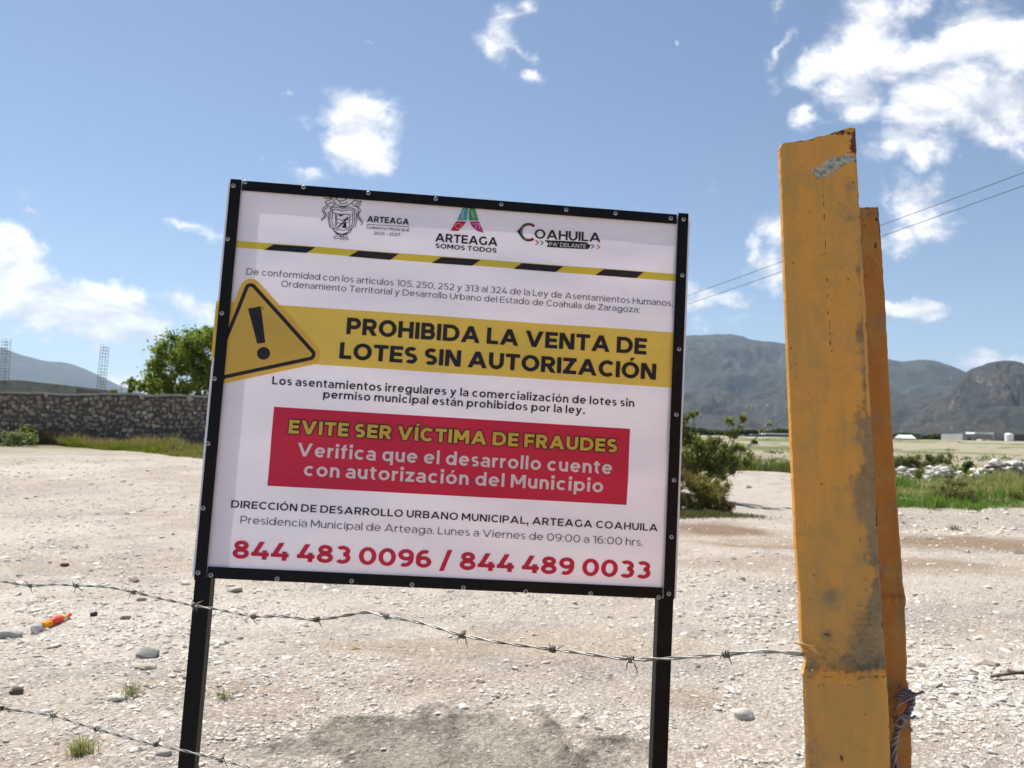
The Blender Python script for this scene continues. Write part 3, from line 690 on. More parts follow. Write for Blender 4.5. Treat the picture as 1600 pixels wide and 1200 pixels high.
# ------------------------------------------------------------------ right middle ground
def tree_px(lst, D, dj=.5): return [(*at(x, y, D + random.uniform(-dj, dj)), r * D / F) for x, y, r in lst]
tb = on(*at(1096, 748, 19.2)[:2])
bl = tree_px([(1068, 665, 16), (1078, 690, 22), (1100, 695, 20), (1120, 700, 18), (1105, 720, 16), (1138, 716, 14), (1060, 715, 20), (1141, 660, 8), (1160, 655, 7), (1145, 680, 9), (1083, 650, 9), (1040, 680, 24), (1020, 700, 24), (1158, 668, 5), (1150, 700, 13), (1125, 722, 14), (1130, 735, 15), (1150, 730, 14), (1172, 712, 8), (1085, 735, 20), (1112, 738, 15), (1180, 690, 6), (1075, 715, 18), (1190, 674, 5), (1201, 664, 4), (1166, 722, 9)], 18.8, .5)
shrub('thorny_tree', 'thin green thorn tree leaning beside the right edge of the sign', 'tree', tb, bl, 44000, .030, (.12, .135, .045), (.27, .28, .10), gap=-1.1, fs=5, trunk=.02)
# dry bush on the bank and its darker neighbour
def mound_grass(cx_, cy_, rx, ry, n, h, c1, c2, name, wd=.006, lean=.5, **tags):
    u = rng.normal(size=(n, 2)) * .55; P = np.stack([cx_ + u[:, 0] * rx, cy_ + u[:, 1] * ry, np.zeros(n)], -1); P = setz(P)
    f = rng.random((n, 1)); c = np.array(c1) * (1 - f) + np.array(c2) * f
    ed = np.exp(-(u ** 2).sum(1) * .6)
    return blades(P, h * ed * rng.uniform(.5, 1.1, n), wd, c * rng.uniform(.7, 1.3, (n, 1)), name, lean, **tags)
bc = G(1090, 800)
o_b = on(3.95, 16.6)
bl = tree_px([(1060, 775, 26), (1085, 768, 24), (1105, 774, 22), (1122, 783, 19), (1040, 775, 24), (1138, 796, 12), (1076, 790, 18), (1100, 790, 18), (1120, 796, 14), (1090, 755, 16), (1066, 752, 18), (1124, 764, 16), (1112, 758, 14)], 16.4, .3)
shrub('dry_bush', 'rounded brown green dry bush on the bank at the foot of the thorn tree', 'bush', on(*at(1095, 800, 16.5)[:2]), bl, 42000, .026, (.13, .085, .04), (.22, .19, .07), gap=-.6, fs=5, trunk=.012, aspect=.25)
mound_grass(3.75, 15.8, 1.1, .35, 3500, .14, (.12, .13, .05), (.20, .17, .10), 'bank_grass', .006, .6, label='short pale grass at the lower edge of the dry bush on the bank', cat='grass', kind='stuff')
# strip of scrub behind the sandy hollow
n = 9000; P = np.stack([rng.uniform(5.5, 17, n), rng.uniform(33, 39, n), np.zeros(n)], -1); P = setz(P)
f = ss(fbm(P[:, 0] * .5, P[:, 1] * .5, 3), -.2, .3)[:, None]
blades(P, rng.uniform(.25, .75, n) * (.6 + f[:, 0]), .022, (np.array([.13, .12, .06]) * (1 - f) + np.array([.18, .22, .06]) * f) * rng.uniform(.7, 1.3, (n, 1)), 'scrub_strip', .5, label='belt of brown green scrub behind the sandy hollow, left of the steel post', cat='scrub', kind='stuff')
# green field right of the post
n = 42000
D_ = 15.6 + 19 * rng.random(n) ** 1.3; sx_ = rng.uniform(.405, .80, n); P = np.stack([sx_ * D_, D_ + .8 * fbm(sx_ * 40, D_ * 0, 3), np.zeros(n)], -1)
k = fbm(P[:, 0] * .5, P[:, 1] * .5, 3) > -.25; k &= ~((P[:, 1] > 26) & (P[:, 1] < 34) & (fbm(P[:, 0], P[:, 1], 2) > -.2)); P = setz(P[k]); n = len(P)
f = ss(fbm(P[:, 0] * .8 + 7, P[:, 1] * .6, 4) + .04 * (P[:, 1] - 19), -.25, .2)[:, None]
blades(P, rng.uniform(.05, .22, n) * (.5 + 1.3 * ss(fbm(P[:, 0] * .7, P[:, 1] * .7, 3), -.2, .3)) * (P[:, 1] / 18), .009 * (P[:, 1] / 18), (np.array([.15, .23, .055]) * (1 - f) + np.array([.33, .30, .14]) * f) * rng.uniform(.75, 1.3, (n, 1)), 'field_grass', .5, label='bright green grass covering the low field right of the steel post', cat='grass', kind='stuff')
SH = [(1492, 800, 17.6, [(1470, 775, 20), (1492, 770, 24), (1515, 778, 20), (1455, 788, 15), (1490, 753, 14), (1530, 790, 14), (1505, 792, 16)], (0.132, 0.116, 0.054), (0.232, 0.225, 0.085), 8000, .018, .25, 'large feathery olive shrub in the green field right of the steel post'),
      (1513, 738, 31, [(1512, 727, 8), (1508, 732, 6)], (0.054, 0.093, 0.022), (0.109, 0.171, 0.031), 1200, .04, .5, 'small dark green round shrub between the rubble heaps'),
      (1497, 742, 31, [(1494, 735, 8), (1500, 738, 6), (1486, 738, 5)], (0.124, 0.186, 0.046), (0.202, 0.248, 0.078), 1200, .04, .5, 'yellow green shrub just left of the dark round shrub'),
      (1430, 735, 33, [(1415, 720, 13), (1432, 719, 14), (1450, 720, 13), (1464, 718, 11), (1400, 721, 13), (1478, 716, 11), (1425, 728, 10), (1445, 729, 9)], (0.116, 0.116, 0.054), (0.209, 0.217, 0.078), 6000, .04, .25, 'long band of olive scrub behind the rubble, nearest the steel post'),
      (1435, 748, 27, [(1432, 738, 8), (1438, 744, 6)], (0.155, 0.139, 0.078), (0.217, 0.217, 0.093), 1000, .035, .25, 'small straw coloured shrub among the rubble near the steel post'),
      (1595, 790, 18, [(1590, 775, 14), (1612, 780, 18), (1600, 792, 12)], (0.155, 0.139, 0.054), (0.248, 0.232, 0.078), 2600, .024, .25, 'straw coloured shrub at the right edge of the green field')]
for (x, y, D, bls, c1, c2, nn_, sz_, asp, lb) in SH:
    shrub('field_shrub', lb, 'shrub', on(*at(x, y, D)[:2]), tree_px(bls, D, .25), int(nn_ * 1.5), sz_ * 1.25, c1, c2, gap=-.8, fs=4, trunk=.018, aspect=asp)
# rubble heaps
def heap(label, lst, D, seedo, tilt=.5):
    base = on(*at(lst[0][0], lst[0][1], D)[:2]); t = thing('rubble_heap', label, 'rubble', base, 'heaps of pale rubble in the field')
    for i, (x, y, w, fl) in enumerate(lst):
        p = at(x, y, D + random.uniform(-.6, .6)); zz = float(height(p[0], p[1])); p[2] = max(p[2], zz + .02)
        me = RB[(i + seedo) % 8]; o = obj('chunk', me, t, p - base); s = w / 2 / F * D
        o.scale = (s, s * .8, s * fl / .5); o.rotation_euler = (random.gauss(0, .3), random.gauss(0, .3) * tilt, random.uniform(0, 6))
RB = []
for i in range(8):
    me = rock_mesh(300 + i, .5, 1, .25); me.materials.append(M['rubble']); me.name = 'chunk'; RB.append(me)
def scat(x0, x1, y0, y1, n, w0, w1): return [(random.uniform(x0, x1), random.uniform(y0, y1), random.uniform(w0, w1), random.uniform(.25, .55)) for _ in range(n)]
heap('low heap of white rubble closest to the steel post', scat(1402, 1428, 731, 742, 22, 8, 18) + scat(1405, 1452, 745, 757, 36, 6, 15), 29, 0)
heap('longer heap of pale rubble left of the shrubs', scat(1448, 1502, 737, 750, 40, 8, 22) + scat(1450, 1485, 728, 740, 22, 8, 18), 30, 3)
heap('large heap of white rubble and broken slabs at the right edge', scat(1518, 1602, 730, 764, 110, 9, 26) + scat(1556, 1650, 724, 770, 60, 16, 38), 28, 5)
t = thing('broken_slab', 'big white concrete slab tilted on the rubble at the right edge', 'slab', at(1585, 756, 27.2))
MB().box((-.62, -.5, -.06), (.62, .5, .10), Matrix.Translation(Vector(t.location)) @ Matrix.Rotation(.15, 4, 'Z') @ Matrix.Rotation(-.32, 4, 'Y') @ Matrix.Rotation(.35, 4, 'X')).build('slab', M['rubble'], t, bevel=.02)
for i, (a, b, lb) in enumerate([((1532, 733), (1556, 742), 'pale plank lying on the rubble'), ((1545, 737), (1556, 744), 'dark bent branch sticking out of the rubble'), ((1540, 731), (1572, 729), 'dark timber lying behind the big white slab')]):
    pa, pb = at(*a, 27.6), at(*b, 27.6); o = MB().tube([pa, (pa + pb) / 2 + np.array([0, 0, .03]), pb], [.05, .045, .03], 6).build('timber', M['bark'] if i else M['rubble'], label=lb, cat='timber')
# scattered pale stones in the field edge
Pq = ground_pts(rng.uniform(1400, 1700, 260), rng.uniform(800, 838, 260))
gravel(Pq, .03 * np.exp(rng.normal(0, .4, 260)), stone_cols(260) * 1.1, 'verge_gravel', label='pale pebbles along the front edge of the green field', cat='gravel', kind='stuff')

# small weeds on the lot
def weed(name, label, px_, py_, h_px, n, c1, c2):
    p = G(px_, py_); s = h_px / F * p[1]; P = np.tile(p, (n, 1)) + rng.normal(size=(n, 3)) * s * .22 * np.array([1.4, 1, 0]); P[:, 2] = p[2]
    f = rng.random((n, 1)); o = blades(P - np.array(p), s * rng.uniform(.4, 1.1, n), s * .025, np.array(c1) * (1 - f) + np.array(c2) * f, name, 1.1, label=label, cat='weed'); o.location = p
weed('weed_tuft', 'yellow green weed tuft under the lower wire near the bottom left corner', 128, 1178, 30, 170, (.24, .24, .12), (.42, .38, .22))
weed('weed_sprig', 'small grey green weed beside the white stone', 205, 1086, 24, 70, (.18, .19, .10), (.28, .27, .16))
weed('weed_seedling', 'tiny green weed just right of the left sign leg', 350, 1094, 20, 60, (.16, .17, .07), (.26, .25, .12))
weed('verge_weed', 'little weed at the front edge of the green field', 1490, 828, 12, 60, (.09, .11, .03), (.16, .16, .05))
# dry leaf
p = G(552, 1014); V = [p + np.array(q) * .001 for q in [(-32, -6, 6), (-12, 10, 16), (16, 12, 10), (34, 4, 18), (14, -10, 8), (-10, -12, 5), (0, 0, 22)]]
me = make_mesh('dry_leaf', np.array(V) - p, [(0, 1, 6), (1, 2, 6), (2, 3, 6), (3, 4, 6), (4, 5, 6), (5, 0, 6)], mat('dry leaf', (.62, .42, .16), .7))
obj('dry_leaf', me, None, p, label='yellow brown dry leaf on the dirt below the sign', cat='leaf')
a, b = G(1548, 1062), G(1625, 1058)
MB().tube([a + [0, 0, .02], (a + b) / 2 + [0, 0, .035], b + [0, 0, .03]], [.008, .011, .012], 6).build('dark_stick', M['bark'], label='thin dark stick lying on the stones at the right edge', cat='stick')

# ------------------------------------------------------------------ far buildings
def on_far(px_, D): q = at(px_, 690, D); return on(q[0], q[1])
def bldg(name, label, px0, px1, ytop, D, depth, m_, roof=None, cat='building', windows=()):
    a, b = on_far(px0, D), on_far(px1, D); T = at((px0 + px1) / 2, ytop, D)[2]; base = (a + b) / 2
    t = thing(name, label, cat, base); z0 = min(a[2], b[2]) - 1
    MB().box((a[0], D, z0), (b[0], D + depth, T)).build('wall', m_, t)
    if roof:
        h = roof[1]; mb = MB(); x0, x1 = a[0] - .3, b[0] + .3; y0, y1 = D - .3, D + depth + .3
        mb.add([(x0, y0, T + .003), (x1, y0, T + .003), (x1, y1, T + .003), (x0, y1, T + .003), (x0, (y0 + y1) / 2, T + h), (x1, (y0 + y1) / 2, T + h)], [(0, 1, 5, 4), (3, 4, 5, 2), (0, 4, 3), (1, 2, 5), (0, 3, 2, 1)]); mb.build('roof', roof[0], t)
    for (wx0, wx1, wy0, wy1) in windows:
        p, q = at(wx0, wy0, D), at(wx1, wy1, D); MB().box((p[0], D - .06, q[2]), (q[0], D - .01, p[2])).build('window', M['glass'], t)
    return t
bldg('long_shed', 'long dark shed with a pale roof across the plain, left of the steel post', 1163, 1262, 680, 230, 10, M['shed'])
bldg('boundary_wall', 'long dark boundary wall on the plain just right of the steel post', 1385, 1441, 679, 240, 1, M['shed'], cat='wall')
bldg('small_house', 'tiny white house standing before the dark boundary wall', 1411, 1429, 685, 205, 4, M['warehouse'], (M['whiteroof'], .9))
bldg('grey_warehouse', 'wide grey warehouse with a white roof at the foot of the hills on the right', 1504, 1552, 678.5, 280, 14, M['warehouse'], windows=((1512, 1517, 684, 688), (1524, 1529, 684, 688)))
bldg('pale_annex', 'narrow grey annex right of the wide warehouse', 1553, 1570, 675.5, 282, 12, M['warehouse'])
bldg('dark_shed', 'dark open shed with a white roof edge at the right edge of the plain', 1570, 1640, 679, 300, 12, M['shed'])
bldg('site_hut', 'small cream hut in front of the grey warehouse', 1534, 1543, 686, 255, 3, mat('cream paint', (.6, .52, .38), .8))
bldg('low_hut', 'small tan hut left of the cream hut', 1546, 1554, 687, 258, 3, mat('tan paint', (.45, .38, .28), .8))
def roofbox(px0, px1, y0, y1, D, dep, par):
    p, q = at(px0, y0, D), at(px1, y1, D); MB().box((p[0], D + .4, q[2] + .003), (q[0], D + dep, p[2])).build('roof', M['whiteroof'], bpy.data.objects[par])
T_ = at(1530, 678.5, 280); roofbox(1524, 1547, 675.2, 678.5, 280, 6, 'grey_warehouse'); roofbox(1571, 1580, 676, 679, 300, 6, 'dark_shed'); roofbox(1196, 1258, 676.5, 680, 230, 6, 'long_shed'); roofbox(1176, 1186, 678.5, 680, 230, 3, 'long_shed')
tk = on_far(1577, 260); t = thing('water_tank', 'white round tank beside the dark shed', 'tank', tk)
MB().tube([tk, tk + [0, 0, 2.1], tk + [0, 0, 2.5], tk + [0, 0, 2.6]], [1.3, 1.3, 1.0, .3], 16).build('tank_body', M['whiteroof'], t, smooth=False)
MB().tube([tk + [0, 0, 2.6], tk + [0, 0, 2.75]], [.3, .3], 10).build('lid', M['concrete'], t)
# low scrub scattered over the plain
nq = 420; th = rng.uniform(-.62, .72, nq); rr_ = 44 * (190 / 44) ** rng.random(nq); bx, by = rr_ * np.sin(th), rr_ * np.cos(th)
kq = fbm(bx * .03, by * .03, 3) > -.08; bx, by, rr_ = bx[kq], by[kq], rr_[kq]; kq = (bx / by > .20) | (rr_ > 70); bx, by, rr_ = bx[kq], by[kq], rr_[kq]; nq = len(bx)
Pq = np.repeat(np.stack([bx, by, height(bx, by)], -1), 44, 0); sq = np.repeat(rng.uniform(.25, .75, nq) * (rr_ / 70) ** .3, 44)[:, None]
Pq = Pq + rng.normal(size=Pq.shape) * sq * np.array([.9, .9, .22]) + sq * np.array([0, 0, .3])
leaves(Pq, .10, leaf_cols(Pq, (.10, .12, .05), (.22, .22, .10), .3), 'plain_scrub', None, M['leaf'], .6, label='low green and straw scrub dotted over the plain below the mountains', cat='scrub', kind='stuff')
# far tree belts
def belt(px0, px1, D, n, hgt, label, name='tree_belt'):
    a, b = on_far(px0, D), on_far(px1, D); t = rng.random(n); P = a[None] * (1 - t[:, None]) + b[None] * t[:, None]; P[:, 1] += rng.uniform(0, 8, n); P[:, 2] = height(P[:, 0], P[:, 1])
    P[:, 2] += rng.random(n) * hgt * (.6 + fbm(P[:, 0] * .12, P[:, 1] * 0, 3)); leaves(P, .55 * D / 230, leaf_cols(P, (.045, .055, .022), (.085, .10, .035), .2), name, None, M['leaf'], .6, label=label, cat='trees', kind='stuff')
belt(1385, 1520, 330, 5000, 2.6, 'low dark belt of trees at the foot of the hills right of the steel post')
belt(1060, 1240, 300, 4500, 2.6, 'low dark belt of trees at the foot of the hills left of the steel post')
belt(180, 1060, 320, 9000, 3.0, 'far belt of trees on the plain hidden behind the sign')

# ------------------------------------------------------------------ mountains
def mtn_mat(name, c1, c2, c3, sc):
    def f(nt, b):
        t = nt.new('ShaderNodeTexCoord').outputs['Object']; n = nt.noise(t, sc, 9, .68); n2 = nt.noise(t, sc * 7, 6, .7)
        c = nt.mix(nt.ramp(n, .35, .65), c1, c2); ge = nt.new('ShaderNodeNewGeometry').outputs['Normal']; sp2 = nt.new('ShaderNodeSeparateXYZ'); nt.l.new(ge, sp2.inputs[0])
        steep = nt.math('SUBTRACT', 1.0, nt.ramp(sp2.outputs[2], .50, .74))
        c = nt.mix(nt.math('MULTIPLY', nt.ramp(n2, .5, .66), nt.math('MULTIPLY_ADD', steep, .6, .22)), c, c3); nt.l.new(c, b.inputs['Base Color'])
        bump(nt, b, n2, .5, 12)
    return mat(name, c1, .95, spec=.05, build=f)
M['mtn'] = mtn_mat('scrub mountain', (.024, .028, .026), (.054, .052, .042), (.18, .165, .145), .006)
M['mtnfar'] = mtn_mat('far mountain', (.035, .042, .040), (.05, .058, .052), (.08, .08, .075), .002)
def mountain(pts, rf, rc, m_, seed, label, na=420, ns=70, gul=.30, gs=1.0, shape=1.15, tail=True):
    v = rays([p[0] for p in pts], [p[1] for p in pts]); az = np.arctan2(v[:, 0], v[:, 1]); el = v[:, 2] / np.hypot(v[:, 0], v[:, 1])
    if tail: az = np.concatenate([[az[0] - .10], az, [az[-1] + .10]]); el = np.concatenate([[-.004], el, [-.004]])
    A_ = np.linspace(az[0], az[-1], na); E_ = np.interp(A_, az, el); kk = np.array([.25, .5, .25])
    for _ in range(3): E_ = np.convolve(np.pad(E_, 1, 'edge'), kk, 'valid')
    H = EYE + rc * E_; S = np.concatenate([np.linspace(0, 1, ns), np.linspace(1.06, 1.6, 8)])
    AA, SS = np.meshgrid(A_, S); HH = np.tile(H, (len(S), 1)); r = rf + (rc - rf) * SS
    x, y = r * np.sin(AA), r * np.cos(AA); base = 1.5 + np.maximum(0, rf - 270) * .006 - 6
    body = np.where(SS <= 1, base + (HH - base) * np.clip(SS, 0, 1) ** shape, base + (HH - base) * np.clip(1 - (SS - 1) * 1.4, 0, 1))
    q = gs * 3 / (rc * .25)
    wx = x + rc * .05 * fbm(x * q * .8 + seed, y * q * .8, 3); wy = y + rc * .05 * fbm(x * q * .8, y * q * .8 + seed + 40, 3)
    rid = 1 - np.abs(fbm(wx * q + seed * 3, wy * q * .45 + seed, 5, .52)) * 3.2
    amp = np.clip(SS, 0, 1) ** .8 * (1 - np.clip(SS, 0, 1)) ** .55
    z = body + (rid - .35) * gul * HH * amp * 1.3 + .012 * HH * fbm(x * q * 9, y * q * 9, 3) * np.clip(SS * 4, 0, 1)
    lim = EYE + r * np.tile(E_, (len(S), 1)) * (.80 + .20 * np.clip(SS, 0, 1)) ; z = np.where(SS < 1, np.minimum(z, np.maximum(lim, 0) + 0 * z), z)
    V = np.stack([x, y, z], -1).reshape(-1, 3); nr_ = len(S)
    i0 = (np.arange(nr_ - 1)[:, None] * na + np.arange(na - 1)[None]); Qd = np.stack([i0, i0 + 1, i0 + 1 + na, i0 + na], -1).reshape(-1, 4)
    return obj('mountain', make_mesh('mountain', V, Qd, m_, None, True), kind='structure', label=label)
mountain([(560, 640), (680, 600), (800, 565), (930, 545), (1030, 532), (1071, 524), (1145, 522.5), (1161, 525), (1171, 531), (1204, 533), (1227, 537), (1300, 552), (1388, 560), (1407, 566), (1435, 561), (1460, 562.5), (1491, 573), (1512, 583), (1560, 600), (1680, 620)], 4300, 7200, M['mtn'], 3, 'broad blue grey mountain range behind the steel post', gul=.44, gs=1.2)
mountain([(900, 655), (1000, 632), (1071, 612), (1123, 603), (1160, 618), (1190, 612), (1230, 597), (1290, 590), (1350, 606), (1420, 618), (1470, 612), (1500, 632), (1540, 650)], 3000, 4600, M['mtn'], 8, 'lower green grey foothill ridge in front of the range', gul=.44, gs=1.5)
mountain([(1390, 664), (1440, 640), (1480, 610), (1500, 590), (1515, 578), (1530, 572.5), (1550, 566), (1568, 563.5), (1590, 565), (1620, 575), (1700, 560), (1850, 590), (2000, 640)], 2500, 4000, M['mtn'], 12, 'nearer mountain spur with a rocky shoulder at the right edge', gul=.5, gs=1.8)
mountain([(-900, 600), (-600, 520), (-300, 490), (-120, 512), (0, 542), (22, 551), (60, 562), (82, 565), (100, 565), (130, 575), (160, 589), (182, 601), (260, 625), (420, 645)], 6500, 10500, M['mtnfar'], 21, 'smooth blue mountain shoulder sloping down at the left edge', gul=.12, gs=1.0, na=300)

# ------------------------------------------------------------------ power line
def pole(label, x, y, h):
    b = on(x, y); t = thing('utility_pole', label, 'pole', b)
    MB().tube([b - [0, 0, .3], b + [0, 0, h + .4]], [.16, .10], 10).build('pole', M['concrete'], t, smooth=True)
    MB().box((b[0] - .9, b[1] - .06, b[2] + h - .05), (b[0] + .9, b[1] + .06, b[2] + h + .06)).build('crossarm', M['bark'], t)
cA0, cA1 = at(1900, 158, 20.), at(700, 585, 120.); cB0, cB1 = at(1900, 182, 20.), at(700, 594, 120.)
pole('concrete utility pole off to the right of the lot', cA0[0], cA0[1], cA0[2] - .1); pole('concrete utility pole hidden behind the sign', cA1[0], cA1[1], cA1[2] - float(height(cA1[0], cA1[1])) - .05)
for (p, q, r_, lb) in ((cA0, cA1, .013, 'upper of the two power cables crossing the sky at the right'), (cB0, cB1, .013, 'lower of the two power cables crossing the sky at the right')):
    P = [p * (1 - t) + q * t - np.array([0, 0, .5 * 4 * t * (1 - t)]) for t in np.linspace(0, 1, 40)]
    MB().tube(P, r_, 6).build('power_cable', M['cable'], label=lb, cat='cable')

# ================================================================== SIGN
_c = [(360, 281), (1076, 337), (1050, 937), (299, 903)]
_l = [1.0, 1.03923063, 0.99398428, 0.95475366]
SP = [np.array(rays(*c)) * l * 2.1 + np.array([0, 0, EYE]) for c, l in zip(_c, _l)]
SU = SP[1] - SP[0]; SW = np.linalg.norm(SU); SU = SU / SW
SV = SP[3] - SP[0]; SV = SV - SU * (SV @ SU); SHt = np.linalg.norm(SV); SV = SV / SHt
SNn = np.cross(SV, SU); SNn = SNn / np.linalg.norm(SNn)
if SNn[1] > 0: SNn = -SNn
def uv(x, y):
    d = rays(x, y); o_ = np.array([0, 0, EYE]); t = ((SP[0] - o_) @ SNn) / (d @ SNn); q = o_ + d * t[..., None] - SP[0] if np.ndim(t) else o_ + d * t - SP[0]
    return np.stack([q @ SU, q @ SV], -1)
def wrinkle(u, v):
    e = np.clip(np.minimum(np.minimum(u, SW - u) / .12, np.minimum(v, SHt - v) / .12), 0, 1)
    w = .0016 * np.sin(u * 9 + v * 21 + 3 * np.sin(v * 4)) + .0016 * np.sin(v * 31 - u * 6 + 2 * np.sin(u * 5)) + .0040 * fbm(u * 3.2 + 9, v * 6.5, 3) + .0016 * fbm(u * 7 + v * 9, v * 16 - u * 4, 2)
    return w * e * 1.15
def S3(u, v, off=0.0):
    u = np.asarray(u, float); v = np.asarray(v, float)
    return SP[0] + u[..., None] * SU + v[..., None] * SV + (np.asarray(off) + 0 * u)[..., None] * SNn
def Sb(u, v, off): return S3(u, v, off + wrinkle(np.asarray(u, float), np.asarray(v, float)))
foot = S3(SW / 2, SHt + 1.16); foot[2] = 0
sign = thing('warning_sign', 'large white municipal warning banner screwed to a black steel frame on two legs', 'sign', foot)
SO = np.array(sign.location)
def sign_box(mb, u0, u1, v0, v1, o0, o1):
    V = [S3(u, v, o_) for o_ in (o0, o1) for u, v in ((u0, v0), (u1, v0), (u1, v1), (u0, v1))]
    mb.add(V, [(0, 1, 2, 3), (7, 6, 5, 4), (4, 5, 1, 0), (5, 6, 2, 1), (6, 7, 3, 2), (7, 4, 0, 3)]); return mb
def sbox(name, *a, m_=M['black'], bevel=.0015, **k): return sign_box(MB(), *a).build(name, m_, sign, bevel=bevel, **k)
LEG = SHt + 1.32
sbox('leg', .001, .041, .002, LEG, -.044, -.004); sbox('leg', SW - .041, SW - .001, .002, LEG, -.044, -.004)
sbox('frame_rail', .0415, SW - .0415, .003, .029, -.026, -.004); sbox('frame_rail', .0415, SW - .0415, SHt - .031, SHt - .003, -.026, -.004)
sbox('clamp_strip', .002, .031, -.001, SHt + .004, .004, .0075); sbox('clamp_strip', SW - .031, SW - .002, -.004, SHt - .002, .004, .0075)
sbox('clamp_strip', .033, SW - .034, .001, .028, .004, .0072); sbox('clamp_strip', .033, SW - .034, SHt - .031, SHt - .002, .004, .0072)
# banner with wrapped edges and a hem behind
nu, nv = 150, 130
uu = np.concatenate([[-.004, -.0065, -.0075, -.006], np.linspace(-.0035, SW + .0035, nu), [SW + .006, SW + .0065, SW + .0055, SW + .004]])
oo = np.concatenate([[-.044, -.030, -.012, -.004], np.zeros(nu), [-.004, -.012, -.030, -.044]])
vv = np.linspace(.002, SHt - .003, nv)
U_, V_ = np.meshgrid(uu, vv); O_ = np.tile(oo, (nv, 1)); wob = .0012 * fbm(V_ * 9, U_ * 0 + 3, 3)
edge_ = (O_ < 0)
Pb = S3(U_ + np.where(edge_, wob, 0), V_, O_ + np.where(edge_, 0, wrinkle(U_, V_)))
k = U_.shape[1]; i0 = (np.arange(nv - 1)[:, None] * k + np.arange(k - 1)[None]); Qb = np.stack([i0, i0 + k, i0 + k + 1, i0 + 1], -1).reshape(-1, 4)
banner = obj('banner', make_mesh('banner', Pb.reshape(-1, 3) - SO, Qb, M['banner'], None, True), sign)
def gridsheet(name, c4, off, m_, n=(24, 8), parent=banner):   # c4: four (u, v) corners TL TR BR BL
    c4 = [np.asarray(c, float) for c in c4]; a, b = np.meshgrid(np.linspace(0, 1, n[0] + 1), np.linspace(0, 1, n[1] + 1))
    q = (c4[0] * ((1 - a) * (1 - b))[..., None] + c4[1] * (a * (1 - b))[..., None] + c4[2] * (a * b)[..., None] + c4[3] * ((1 - a) * b)[..., None])
    P = Sb(q[..., 0], q[..., 1], off).reshape(-1, 3) - SO; k = n[0] + 1
    i0 = (np.arange(n[1])[:, None] * k + np.arange(n[0])[None]); Qd = np.stack([i0, i0 + k, i0 + k + 1, i0 + 1], -1).reshape(-1, 4)
    return obj(name, make_mesh(name, P, Qd, m_, None, True), parent)
def sheet_px(name, pts, off, m_, n=(24, 8)): return gridsheet(name, [uv(*p) for p in pts], off, m_, n)
hem = S3(*np.meshgrid([.042, .078], [.044, SHt - .044]), -.0075).reshape(-1, 3) - SO
obj('hem', make_mesh('hem', hem, [(0, 2, 3, 1)], M['banner']), banner)

# ---- flat print ---------------------------------------------------
class Ink:                                   # collects flat pieces in sign uv space, each slightly above the last
    def __init__(s): s.P = []; s.F = []
    def poly(s, uvs, off):
        uvs = np.asarray(uvs, float).copy(); uvs[:, 0] = np.clip(uvs[:, 0], .003, SW - .003); b = sum(len(p) for p in s.P)
        s.P.append(Sb(uvs[:, 0], uvs[:, 1], off) - SO); s.F.append(tuple(range(b, b + len(uvs))))
    def quads(s, A, off):                    # A (n,4,2)
        for q in A: s.poly(q, off)
    def build(s, name, m_): return obj(name, make_mesh(name, np.concatenate(s.P), s.F, m_), banner)
def stroke_uv(ink_, pts, w, off, closed=False, seg=.02):
    pts = [np.asarray(p, float) for p in pts]
    if closed: pts = pts + [pts[0]]
    for i in range(len(pts) - 1):
        a, b = pts[i], pts[i + 1]; d = b - a; L = np.linalg.norm(d)
        if L < 1e-6: continue
        d = d / L; n_ = np.array([-d[1], d[0]]) * w / 2; kk = max(1, int(L / seg))
        for j in range(kk):
            p, q = a + d * L * j / kk, a + d * L * (j + 1) / kk
            ink_.poly([p - n_, q - n_, q + n_, p + n_], off + (i % 2) * .00004)
def disc_uv(ink_, c, r, off, n=18, ry=None):
    c = np.asarray(c, float); ry = ry or r
    ink_.poly([c + np.array([r * math.cos(a), ry * math.sin(a)]) for a in np.linspace(0, 2 * math.pi, n, endpoint=False)], off)
PXM = SW / 716.0                             # metres on the sign per photo pixel, roughly

class Glyph:
    def __init__(s, w): s.w = w; s.q = []; s.wh = w * .88
    def poly(s, p): s.q.append([p])
    def V(s, x, y0, y1, w=None): w = w or s.w; s.q.append([[(x, y0), (x + w, y0), (x + w, y1), (x, y1)]])     # x = left edge
    def H(s, y, x0, x1, w=None): w = w or s.wh; s.q.append([[(x0, y), (x1, y), (x1, y + w), (x0, y + w)]])    # y = lower edge
    def D(s, xa, ya, xb, yb, k=1.0):                                                                          # left edges
        L = math.hypot(xb - xa, yb - ya); wx = min(s.w * L / abs(yb - ya), s.w * 2.2) * k
        s.q.append([[(xa, ya), (xa + wx, ya), (xb + wx, yb), (xb, yb)]])
    def wx(s, dx, dy): return min(s.w * math.hypot(dx, dy) / abs(dy), s.w * 2.2)
    def arc(s, cx, cy, rx, ry, a0, a1, n=None, w=None):
        w = w or s.w; n = n or max(3, int(abs(a1 - a0) / 22)); out = []
        for i in range(n):
            t0, t1 = R(a0 + (a1 - a0) * i / n), R(a0 + (a1 - a0) * (i + 1) / n)
            f = lambda t, ex, ey: (cx + ex * math.cos(t), cy + ey * math.sin(t))
            out.append([f(t0, rx, ry), f(t1, rx, ry), f(t1, rx - w, ry - w * .9), f(t0, rx - w, ry - w * .9)])
        s.q.append(out)
    def bowl(s, x, y0, y1, W):               # D-like bowl to the right
        ry = (y1 - y0) / 2; rx = min(ry, W - x - s.w * .2); c = W - rx
        s.H(y1 - s.wh, x, c); s.H(y0, x, c); s.arc(c, y0 + ry, rx, ry, -90, 90, 8)
XH = .755; AS = 1.05; DS = -.27
